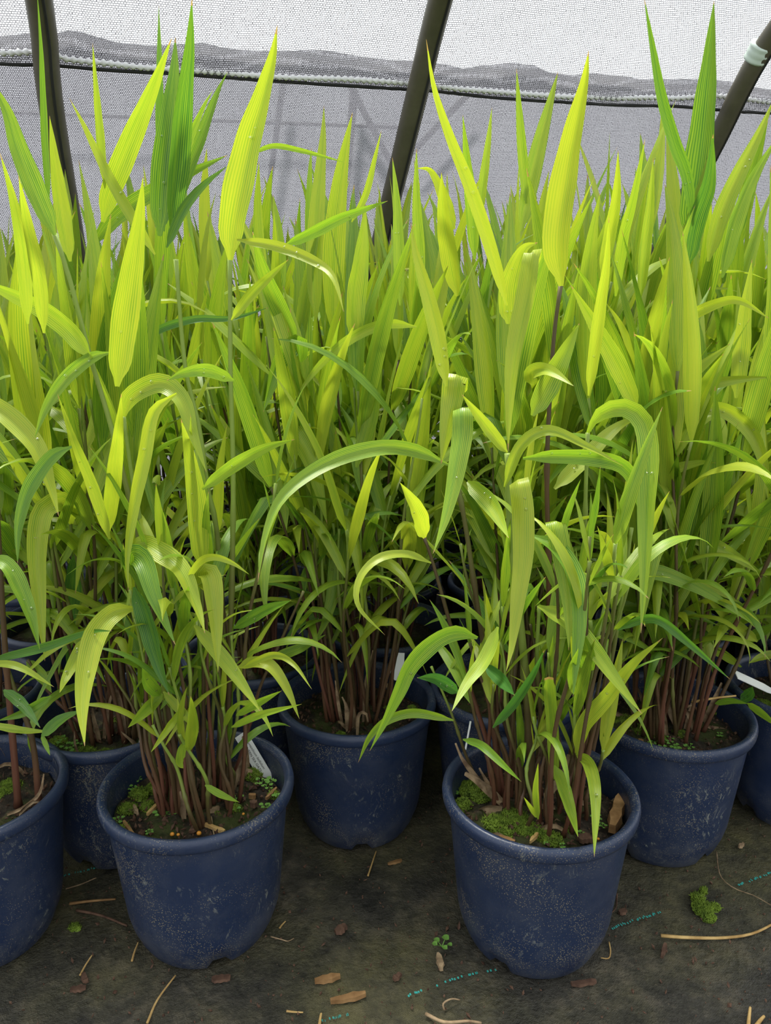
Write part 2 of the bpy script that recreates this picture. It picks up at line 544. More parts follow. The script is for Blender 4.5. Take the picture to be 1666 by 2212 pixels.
def build_pipe(px, label, rad=0.030, band=None):
    pts = [wall_uv(on_wall(x, y, 0.045)) for x, y in px]
    # extend straight down to the ground and up past the frame
    (ua, va), (ub, vb) = pts[-2], pts[-1]
    k = (ub - ua) / (vb - va)
    low = -1.12
    pts.append((ub + k * (low - vb), low))
    (ua, va), (ub, vb) = pts[0], pts[1]
    k = (ub - ua) / (vb - va)
    pts.insert(0, (ua + k * (1.5 - va), 1.5))
    P = []
    for u, v in pts:
        p = wall_pt(u, v, 0.045)
        if v > 0.75:
            q = v - 0.75
            p += Vector((0, -0.22 * q * q, -0.16 * q * q))
        P.append(p)
    foot = P[-1].copy(); foot.z = 0.0
    e = link('hoop_pipe', None)
    e.location = foot
    P = [p - foot for p in spline(P, 40)]
    V, F, UVs = tube_data(P, [rad] * 41, 16)
    link('tube', mesh('hoop_pipe', V, F, UVs, mat=M['pipe']), e)
    # the wiggle-wire seam along the pipe
    S = [p + WN * 0.0 + (WN * 0.93 + WU * 0.37).normalized() * (rad + 0.0005) for p in P]
    V, F, UVs = tube_data(S, [0.0035] * 41, 6)
    link('seam', mesh('pipe_seam', V, F, UVs, mat=M['darkline']), e)
    if band:
        b0, b1 = [on_wall(x, y, 0.045) - foot for x, y in band]
        V, F, UVs = tube_data([b0.lerp(b1, i / 8) for i in range(9)], [rad + 0.004 + 0.001 * math.sin(i * 2) for i in range(9)], 20)
        o = link('tape_band', mesh('tape_band', V, F, UVs, mat=M['tape']), e)
        o['label'] = 'pale grey-green tape wrapped round the pipe'
    tag(e, label, 'pipe', 'hoop pipes of the shade house')
build_pipe([(86, 0), (103, 170), (120, 290), (148, 450)], 'dark hoop pipe behind the leaves at the far left')
build_pipe([(950, 0), (914, 150), (880, 290), (838, 460)], 'dark hoop pipe leaning right in the middle of the cloth')
build_pipe([(1700, 20), (1620, 155), (1545, 310), (1442, 505)], 'dark hoop pipe wrapped with a pale tape band', band=((1650, 95), (1632, 130)))

def build_outside():
    # bracing of the neighbouring frame, seen dimly through the curtain
    def brace(a, b, r, off=-0.16):
        pa, pb = on_wall(*a, off), on_wall(*b, off)
        V, F, UVs = tube_data([pa.lerp(pb, i / 6) for i in range(7)], [r] * 7, 8)
        return link('brace_pipe', mesh('brace_pipe', V, F, UVs, mat=M['pipe']))
    L = [((765, 196), (735, 560), 0.012, 'thin brace pipe outside the curtain slanting beside the middle pipe'),
         ((758, 188), (880, 420), 0.010, 'thin brace pipe outside the curtain crossing left of the middle pipe'),
         ((1010, 205), (890, 330), 0.010, 'short brace pipe outside the curtain right of the middle pipe'),
         ((612, 180), (560, 560), 0.009, 'thin upright pipe outside the curtain behind the tall folded leaf')]
    for a, b, r, lab in L:
        tag(brace(a, b, r), lab, 'pipe', 'brace pipes outside the curtain')
    w = brace((-120, 238), (870, 276), 0.005)
    w.name = 'guy_wire'
    tag(w, 'thin horizontal wire outside the curtain left of the middle pipe', 'wire')
build_outside()

# ------------------------------------------------------------------ pots
RIM_R, POT_H, SOIL_Z = 0.125, 0.222, 0.182

def pot_meshes():
    def notch(i, a, r, z):
        if z < 0.02 and i <= 2:
            k = math.cos(a * 4)
            lift = max(0, k - 0.72) / 0.28
            return r, z + 0.010 * min(1, lift * 1.6)
        return r, z
    prof = [(0.0820, 0.0), (0.0850, 0.004), (0.0910, 0.016), (0.0975, 0.034), (0.1010, 0.050), (0.1035, 0.075), (0.1075, 0.115), (0.1115, 0.155), (0.1150, 0.190), (0.1160, 0.209)]
    V, F, U = lathe_data(prof, 64, notch)
    n0 = len(V)
    V2, F2, U2 = lathe_data([(0.1115, 0.214), (0.110, 0.19), (0.106, 0.14)], 64)
    F += [tuple(reversed([i + n0 for i in f])) for f in F2]
    V += V2; U += U2
    # bottom plate
    n1 = len(V)
    V += [(0.080 * math.cos(2 * PI * k / 64), 0.080 * math.sin(2 * PI * k / 64), 0.014) for k in range(64)]
    U += [(0, 0)] * 64
    F.append(tuple(range(n1 + 63, n1 - 1, -1)))
    body = mesh('pot_body', V, F, U, M['pot'])
    rp = [(0.1155, 0.2065), (0.1180, 0.2040), (0.1212, 0.2030), (0.1235, 0.2045), (0.1245, 0.2085), (0.1250, 0.2135), (0.1240, 0.2185), (0.1216, 0.2214), (0.1185, 0.2220), (0.1150, 0.2205), (0.1122, 0.2160), (0.1112, 0.2100), (0.1104, 0.1990)]
    V, F, U = lathe_data(rp, 72)
    rim = mesh('pot_rim', V, F, U, M['rim'])
    return body, rim
POT_BODY, POT_RIM = pot_meshes()

def soil_mesh(seed, level=SOIL_Z - 0.003):
    rr = random.Random(seed)
    V, F = [(0, 0, level + 0.006)], []
    rings, seg = 14, 48
    ph = [rr.uniform(0, 6) for _ in range(6)]
    for i in range(1, rings + 1):
        r = 0.1075 * i / rings
        for k in range(seg):
            a = 2 * PI * k / seg
            x, y = r * math.cos(a), r * math.sin(a)
            z = level + 0.006 * (1 - (r / 0.107) ** 2) + 0.003 * math.sin(x * 70 + ph[0]) * math.sin(y * 60 + ph[1]) + 0.0018 * math.sin(x * 190 + ph[2]) * math.sin(y * 170 + ph[3]) + rr.gauss(0, 0.0013)
            V.append((x, y, z))
    for k in range(seg):
        F.append((0, 1 + k, 1 + (k + 1) % seg))
    for i in range(rings - 1):
        for k in range(seg):
            a, b = 1 + i * seg + k, 1 + i * seg + (k + 1) % seg
            F.append((a, a + seg, b + seg, b))
    return mesh('soil', V, F, mat=M['soil'])
SOILS = [soil_mesh(11 + i) for i in range(3)]

def add_pot(x, y, label, group, spin=0.0, tilt=(0, 0), s=1.0):
    e = link('grass_plant', None)
    e.location = (x, y, 0)
    e.scale = (s, s, s)
    b = link('pot', POT_BODY, e); b.rotation_euler = (0, 0, spin)
    r = link('rim', POT_RIM, b)
    so = link('soil', SOILS[int(abs(x * 77 + y * 31)) % 3], e)
    so.rotation_euler = (0, 0, spin * 1.7)
    tag(e, label, 'plant', group)
    return e
# ------------------------------------------------------------------ grass: leaves and stems
def width_profile(t, kind=0):
    up = 0.16 + 0.64 * sm(0.0, 0.13, t) + 0.20 * sm(0.05, 0.36, t)
    dn = 1.0 if t < 0.32 else max(0.0, 1 - ((t - 0.32) / 0.68) ** 1.75)
    return max(0.012, up * dn)

def ribbon(P, W, S, fold, across=4, wave=0.0, seed=0):
    """leaf blade: P centre line, W full widths, S side vectors; V-folded along the midrib"""
    T = tangents(P)
    V, F, U = [], [], []
    n = len(P)
    rr = random.Random(seed)
    ph = rr.uniform(0, 6)
    for i, p in enumerate(P):
        s = S[i]
        nrm = s.cross(T[i]).normalized()
        for k in range(across + 1):
            q = k / across * 2 - 1
            h = fold * W[i] * (abs(q) - 0.5) * 0.5
            h += wave * W[i] * math.sin(i * 1.1 + ph + (2.1 if q > 0 else 0)) * abs(q)
            V.append(p + s * (q * W[i] * 0.5) + nrm * h)
            U.append((k / across, i / (n - 1)))
    for i in range(n - 1):
        for k in range(across):
            a = i * (across + 1) + k
            F.append((a, a + 1, a + across + 2, a + across + 1))
    return V, F, U

def proto_leaf(seed, bend, start, twist, width, n=10, kink=None):
    """unit-length blade starting at the origin, leaving along `start` radians from vertical towards +X, bending over by `bend`"""
    rr = random.Random(seed)
    P = [Vector((0, 0, 0))]
    a = start
    y = 0.0
    side_drift = rr.uniform(-0.18, 0.18)
    for i in range(n):
        t = (i + 0.5) / n
        a = start + bend * (t ** 1.5 if kink is None else sm(kink - 0.12, kink + 0.12, t) * 0.75 + 0.25 * t)
        P.append(P[-1] + Vector((math.sin(a), side_drift * t, math.cos(a))).normalized() / n)
    T = tangents(P)
    W, S = [], []
    for i in range(n + 1):
        t = i / n
        s = Vector((0, 1, 0))
        s = (s - T[i] * s.dot(T[i])).normalized()
        s = Matrix.Rotation(twist * t + rr.uniform(-.02, .02), 3, T[i]) @ s
        S.append(s)
        W.append(width * width_profile(t))
    V, F, U = ribbon(P, W, S, rr.uniform(0.25, 0.6), 4, 0.05, seed)
    return mesh('leaf_blade', V, F, U, M['leaf'])

rl = random.Random(21)
LEAF_UP, LEAF_ARCH, LEAF_DROOP = [], [], []
for i in range(9):
    LEAF_UP.append(proto_leaf(100 + i, rl.uniform(0.05, 0.45), 0.02, rl.uniform(-0.9, 0.9), rl.uniform(0.085, 0.12)))
for i in range(9):
    LEAF_ARCH.append(proto_leaf(200 + i, rl.uniform(0.9, 1.7), 0.0, rl.uniform(-0.8, 0.8), rl.uniform(0.075, 0.115)))
for i in range(7):
    LEAF_DROOP.append(proto_leaf(300 + i, rl.uniform(1.9, 2.6), 0.0, rl.uniform(-0.6, 0.6), rl.uniform(0.085, 0.12), 11, rl.uniform(0.3, 0.6) if i % 2 else None))

def stem_curve(seed, h, n=14):
    rr = random.Random(seed)
    bx, by = rr.uniform(-0.03, 0.03), rr.uniform(-0.03, 0.03)
    return [Vector((bx * (t * t) + 0.004 * math.sin(t * 9 + seed), by * t * t + 0.004 * math.sin(t * 8 + 1 + seed), t * h)) for t in [i / n for i in range(n + 1)]]

def stem_mesh(C, r0=0.0030, r1=0.0017, seg=6, knots=5, name='stem_tube'):
    """cane with swollen joints"""
    P, rad = [], []
    for i, p in enumerate(spline(C, 30)):
        t = i / 30
        P.append(p)
        k = abs((t * knots) % 1.0 - 0.5) * 2          # 1 at the joints
        rad.append(lerp(r0, r1, t) * (1.0 + 0.35 * max(0, (k - 0.84) / 0.16)))
    V, F, U = tube_data(P, rad, seg)
    return mesh(name, V, F, U, M['stem'])
STEMS = {}
def get_stem(k, h):
    q = round(h / 0.04)
    if (k, q) not in STEMS:
        C = stem_curve(k * 3 + q * 17 + 1, q * 0.04)
        STEMS[k, q] = (C, stem_mesh(C, knots=max(3, round(q * 0.04 / 0.11))))
    return STEMS[k, q]

def curve_at(C, t):
    f = t * (len(C) - 1)
    i = min(len(C) - 2, int(f))
    return C[i].lerp(C[i + 1], f - i)

def grow(plant, seed, n_stems, h_lo, h_hi, leaves, spread=0.055, lean=0.22, yellow=(0.35, 1.0), top_len=(0.19, 0.30), low=0.25, leanbias=(0, 0), lw=1.0, short=1.0):
    """n_stems canes with leaves, all objects of their own: plant > stem > leaf"""
    rr = random.Random(seed)
    for s in range(n_stems):
        a = rr.uniform(0, 2 * PI)
        r = spread * math.sqrt(rr.uniform(0.02, 1))
        bx, by = r * math.cos(a), r * math.sin(a)
        h = rr.uniform(h_lo, h_hi)
        if rr.random() < 0.2: h *= rr.uniform(0.55, 0.8)
        C, me = get_stem(rr.randrange(4), h)
        st = link('stem', me, plant)
        st.location = (bx, by, SOIL_Z - 0.002)
        lx = lean * (bx / spread) * rr.uniform(0.35, 1) + rr.gauss(0, 0.05) + leanbias[0]
        ly = lean * (by / spread) * rr.uniform(0.35, 1) + rr.gauss(0, 0.05) + leanbias[1]
        rot = Euler((-ly, lx, 0)).to_matrix() @ Matrix.Rotation(rr.uniform(0, 6.28), 3, 'Z')
        st.rotation_euler = rot.to_euler()
        az = rr.uniform(0, 6.28)
        nl = max(3, int(leaves * rr.uniform(0.8, 1.2)))
        ybase = rr.uniform(*yellow)
        for j in range(nl):
            t = lerp(low, 1.0, (j + rr.uniform(-0.2, 0.2)) / (nl - 1))
            t = min(1, max(0.12, t))
            az += PI + rr.uniform(-0.5, 0.5)
            if j == nl - 1 or (t > 0.86 and rr.random() < 0.8):
                me = rr.choice(LEAF_UP); tilt = rr.uniform(0.02, 0.22); L = rr.uniform(*top_len)
                if j == nl - 1: t = 1
            elif t > 0.6:
                me = rr.choice(LEAF_UP if rr.random() < 0.35 else (LEAF_ARCH if rr.random() < 0.7 else LEAF_DROOP)); tilt = rr.uniform(0.2, 0.75); L = rr.uniform(0.17, 0.27)
            else:
                me = rr.choice(LEAF_ARCH if rr.random() < 0.55 else LEAF_DROOP); tilt = rr.uniform(0.45, 1.0); L = rr.uniform(0.11, 0.21)
            if j < nl - 1: L *= short
            lf = link('leaf', me, st)
            lf.location = curve_at(C, t)
            lf.rotation_euler = (Matrix.Rotation(az, 3, 'Z') @ Matrix.Rotation(tilt, 3, 'Y')).to_euler()
            lf.scale = (L, L * lw, L)
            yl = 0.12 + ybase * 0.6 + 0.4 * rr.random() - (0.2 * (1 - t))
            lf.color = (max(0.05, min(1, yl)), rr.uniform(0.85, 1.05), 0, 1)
# ------------------------------------------------------------------ plants
PLANTS = {}
def plant(key, x, y, label, group, spin=0.0):
    e = add_pot(x, y, label, group, spin)
    PLANTS[key] = e
    return e
G0 = 'potted grasses in front of the block'
G1 = 'potted grasses in the first packed row'
G2 = 'potted grasses packed in the rows behind'
plant('FL', -0.245, 0.894, 'blue-potted yellow-green grass in front on the left, white tag leaning in its pot', G0, 0.4)
plant('FR', 0.198, 0.879, 'blue-potted yellow-green grass in front on the right, mossy soil with a big wood chip', G0, 0.9)
plant('LC', -0.542, 0.882, 'blue-potted grass with two bare red stems, cut off by the left edge in front', G0, 0.2)
plant('MID', -0.045, 1.118, 'blue-potted grass standing back between the two front pots, dark bare soil', G1, 0.1)
plant('L2', -0.418, 1.075, 'blue-potted grass behind the gap left of the front left pot, tag at rim', G1, 1.2)
plant('R2', 0.434, 1.079, 'blue-potted grass with dense red stems behind the front right pot', G1, 0.6)
plant('RC', 0.684, 1.153, 'blue-potted grass cut off by the right edge, blank white tag lying in it', G1, 0.3)
plant('B1', 0.197, 1.157, 'blue-potted grass directly behind the front right pot, mostly hidden by it', G1, 0.8)
plant('B5', -0.237, 1.285, 'blue-potted grass behind the front left pot, seen beside the middle pot', G1, 0.5)
plant('LL', -0.681, 1.141, 'blue-potted grass at the left edge behind the cut-off front pot', G1, 0.7)
plant('L3', -0.628, 1.429, 'blue-potted grass in the third row at left, white tag standing at its far rim', G2, 0.7)

grow(PLANTS['FL'], 1, 36, 0.14, 0.44, 3, 0.052, 0.13, low=0.82, top_len=(0.06, 0.15), short=0.6)
grow(PLANTS['FR'], 2, 36, 0.14, 0.42, 3, 0.058, 0.16, low=0.82, top_len=(0.06, 0.15), short=0.6)
grow(PLANTS['LC'], 3, 8, 0.3, 0.5, 5, 0.05, 0.16, low=0.5, leanbias=(-0.2, 0))
for i, k in enumerate(['MID', 'L2', 'R2', 'RC', 'B1', 'B5', 'LL', 'L3']):
    grow(PLANTS[k], 10 + i, 26 if k != 'R2' else 38, 0.30, 0.60, 6, 0.052, 0.2, low=0.42, yellow=(0.45, 1.0))
rb = random.Random(5)
back = []
for row in range(5):
    y = 1.40 + row * 0.245
    half = 0.48 * y + 0.26
    n = int(2 * half / 0.252)
    for i in range(n):
        x = -half + (i + 0.5 + (0.5 if row % 2 else 0)) * 2 * half / n
        yy = y + rb.uniform(-0.006, 0.006)
        if any((x - e.location.x) ** 2 + (yy - e.location.y) ** 2 < 0.246 ** 2 for e in PLANTS.values()): continue
        if yy > W0.y + x * WU.y / WU.x - 0.28: continue
        back.append((x, yy, row))
ORD = ['first', 'second', 'third', 'fourth', 'fifth', 'sixth', 'seventh', 'eighth', 'ninth', 'tenth', 'eleventh', 'twelfth']
count = {}
for i, (x, y, row) in enumerate(back):
    k = count.get(row, 0); count[row] = k + 1
    e = plant('K%d' % i, x, y, 'yellow-green grass in the %s packed row from the front, %s from the left, pot hidden' % (ORD[row + 2], ORD[k]), G2, rb.uniform(0, 6))
    near = y < 1.45
    grow(e, 40 + i, 22 if near else 18, 0.40, 0.70, 10 if near else 7, 0.055, 0.22, low=0.3 if near else 0.4, yellow=(0.5, 1.0) if row < 4 else (0.0, 0.8))
print('PLANTS', len(PLANTS), 'OBJ', len(bpy.data.objects))
# ------------------------------------------------------------------ the canes and blades one can follow in the front plants
def hero_stem(key, px, r=0.0040, dy=(0.0, 0.0)):
    e = PLANTS[key]
    base = at_z(px[0][0], px[0][1], SOIL_Z + 0.002)
    n = len(px) - 1
    P = []
    for i, (x, y) in enumerate(px):
        if i == 0: P.append(base)
        else: P.append(at_y(x, y, base.y + lerp(dy[0], dy[1], i / n)))
    P = [p - e.location for p in spline(P, 30)]
    L = sum((P[i + 1] - P[i]).length for i in range(30))
    knots = max(2, round(L / 0.105))
    rad = []
    for i in range(31):
        t = i / 30
        k = abs((t * knots) % 1.0 - 0.5) * 2
        rad.append(lerp(r, r * 0.55, t) * (1.0 + 0.35 * max(0, (k - 0.84) / 0.16)))
    V, F, U = tube_data(P, rad, 7)
    return link('stem', mesh('stem_tube', V, F, U, M['stem']), e)

HR = random.Random(99)
DROP_V, DROP_F, _u = lathe_data([(0.0001, 0.72), (0.45, 0.62), (0.8, 0.32), (1.0, 0.0), (0.9, -0.2), (0.0001, -0.25)], 8)
DROP = mesh('water_drop', DROP_V, DROP_F, mat=M['water'])

FOLDED = {(1120, 1036), (1200, 1125), (442, 1238), (283, 1198), (148, 1090), (736, 1140), (985, 812), (1000, 880), (643, 740), (630, 925), (1152, 540)}
def hero_leaf(key, px, w, yellow, dy=None, roll=None, bright=None, blunt=False, drops=None):
    e = PLANTS[key]
    y0 = e.location.y
    if dy is None:
        d0 = HR.uniform(-0.075, -0.02) if key in ('FL', 'FR', 'LC') else HR.uniform(-0.04, 0.02)
        dy = (d0, d0 + HR.uniform(-0.09, 0.03))
    n = len(px) - 1
    if key in ('FL', 'FR') and px[n // 2][1] > 1000:      # blades that hang on the viewer's side of the clump
        dy = (dy[0] - 0.015, dy[1] - 0.055)
    pts = [at_y(x, y, y0 + lerp(dy[0], dy[1], (i / n) ** 1.3)) for i, (x, y) in enumerate(px)]
    if tuple(px[0]) in FOLDED:                            # rises behind, then folds over and hangs
        x, y = px[0]
        pts.insert(0, at_y(x + 6, y + 42, y0 + dy[0] + 0.035))
        pts[1] = pts[1].lerp(pts[2], 0.03)
    N = 22
    P = spline(pts, N)
    T = tangents(P)
    if roll is None: roll = HR.uniform(-0.55, 0.55)
    rtw = HR.uniform(-0.35, 0.35)
    W, S = [], []
    for i, p in enumerate(P):
        t = i / N
        view = (Vector((0, 0, CAM_H)) - p).normalized()
        s = T[i].cross(view)
        s = s.normalized() if s.length > 1e-4 else Vector((1, 0, 0))
        s = Matrix.Rotation(roll + rtw * (t - 0.5), 3, T[i]) @ s
        S.append(s)
        depth = p.y * CP + (CAM_H - p.z) * SP
        prof = width_profile(t)
        if blunt: prof = max(prof, 0.55 + 0.45 * sm(0, 0.3, t)) if t < 0.93 else 0.75
        W.append(w * 0.98 * depth / FPX * prof / max(0.6, math.cos(roll)))
    for i in range(1, N + 1):                      # keep neighbouring sides from flipping over
        if S[i].dot(S[i - 1]) < 0: S[i] = -S[i]
    P = [p - e.location for p in P]
    V, F, U = ribbon(P, W, S, HR.uniform(0.2, 0.55), 6, 0.035, HR.randrange(9999))
    lf = link('leaf', mesh('leaf_blade', V, F, U, M['leaf']), e)
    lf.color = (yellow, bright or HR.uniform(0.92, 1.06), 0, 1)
    nd = drops if drops is not None else (HR.choice([0, 0, 1, 2, 3]) if w >= 24 else 0)
    for _ in range(nd):
        i = HR.randrange(3, 15)
        q = HR.uniform(-0.28, 0.28)
        nrm = S[i].cross(T[i]).normalized()
        if nrm.dot(Vector((0, -0.6, 0.8))) < 0: nrm = -nrm
        d = link('droplet', DROP, lf)
        d.location = P[i] + S[i] * (q * W[i]) + nrm * 0.0006
        d.rotation_euler = nrm.to_track_quat('Z', 'Y').to_euler()
        s = HR.uniform(0.0011, 0.0022)
        d.scale = (s, s, s)

STEMS_PX = [
 ('FL', [(478, 1722), (492, 1550), (500, 1300), (504, 1030), (498, 800), (497, 555)], .0042),
 ('FL', [(395, 1762), (360, 1500), (320, 1250), (285, 1100), (240, 920), (195, 770), (150, 600), (118, 505)], .0042),
 ('FL', [(418, 1730), (385, 1500), (345, 1300), (310, 1150), (290, 1060), (267, 900)], .0038),
 ('FL', [(440, 1745), (440, 1500), (438, 1350), (434, 1222)], .0034),
 ('FL', [(470, 1700), (482, 1400), (470, 1160), (450, 1060), (430, 920), (400, 790), (380, 560)], .0040),
 ('FL', [(353, 1716), (325, 1640), (300, 1568), (290, 1450)], .0040),
 ('FL', [(500, 1690), (530, 1600), (560, 1490), (600, 1400), (656, 1277)], .0028),
 ('FL', [(375, 1735), (360, 1600), (352, 1500), (330, 1400)], .0034),
 ('FR', [(1152, 1742), (1138, 1500), (1120, 1300), (1102, 1150), (1098, 980)], .0062),
 ('FR', [(1080, 1722), (1060, 1500), (1030, 1300), (1008, 1150), (985, 1020), (975, 900)], .0044),
 ('FR', [(1240, 1700), (1260, 1450), (1265, 1300), (1265, 1100), (1270, 935)], .0040),
 ('FR', [(1210, 1690), (1190, 1500), (1185, 1200), (1182, 1000), (1195, 750), (1212, 612)], .0042),
 ('FR', [(1090, 1722), (1030, 1530), (985, 1390), (935, 1215), (915, 1158)], .0036),
 ('FR', [(1270, 1665), (1300, 1530), (1335, 1350), (1365, 1140)], .0040),
 ('FR', [(1188, 1735), (1170, 1560), (1160, 1440), (1165, 1310)], .0040),
 ('FR', [(1225, 1720), (1245, 1628), (1255, 1500), (1262, 1380)], .0034),
 ('FR', [(1048, 1715), (1010, 1640), (975, 1540), (932, 1440)], .0026),
 ('LC', [(40, 1742), (28, 1600), (15, 1450), (5, 1300), (-5, 1100)], .0048),
 ('LC', [(85, 1738), (70, 1600), (35, 1500), (8, 1420)], .0046),
 ('L2', [(270, 1605), (240, 1480), (190, 1300), (160, 1180), (148, 1092)], .0036),
 ('L2', [(215, 1600), (110, 1500), (60, 1425)], .0034),
 ('R2', [(1440, 1560), (1460, 1300), (1450, 1100), (1465, 800), (1485, 555)], .0040),
 ('R2', [(1520, 1580), (1590, 1440), (1610, 1385), (1640, 1300)], .0034),
 ('MID', [(770, 1570), (745, 1400), (730, 1250), (733, 1142)], .0034),
 ('MID', [(800, 1560), (770, 1420), (735, 1250), (720, 1130)], .0034),
]
for k, px, r in STEMS_PX:
    hero_stem(k, px, r)

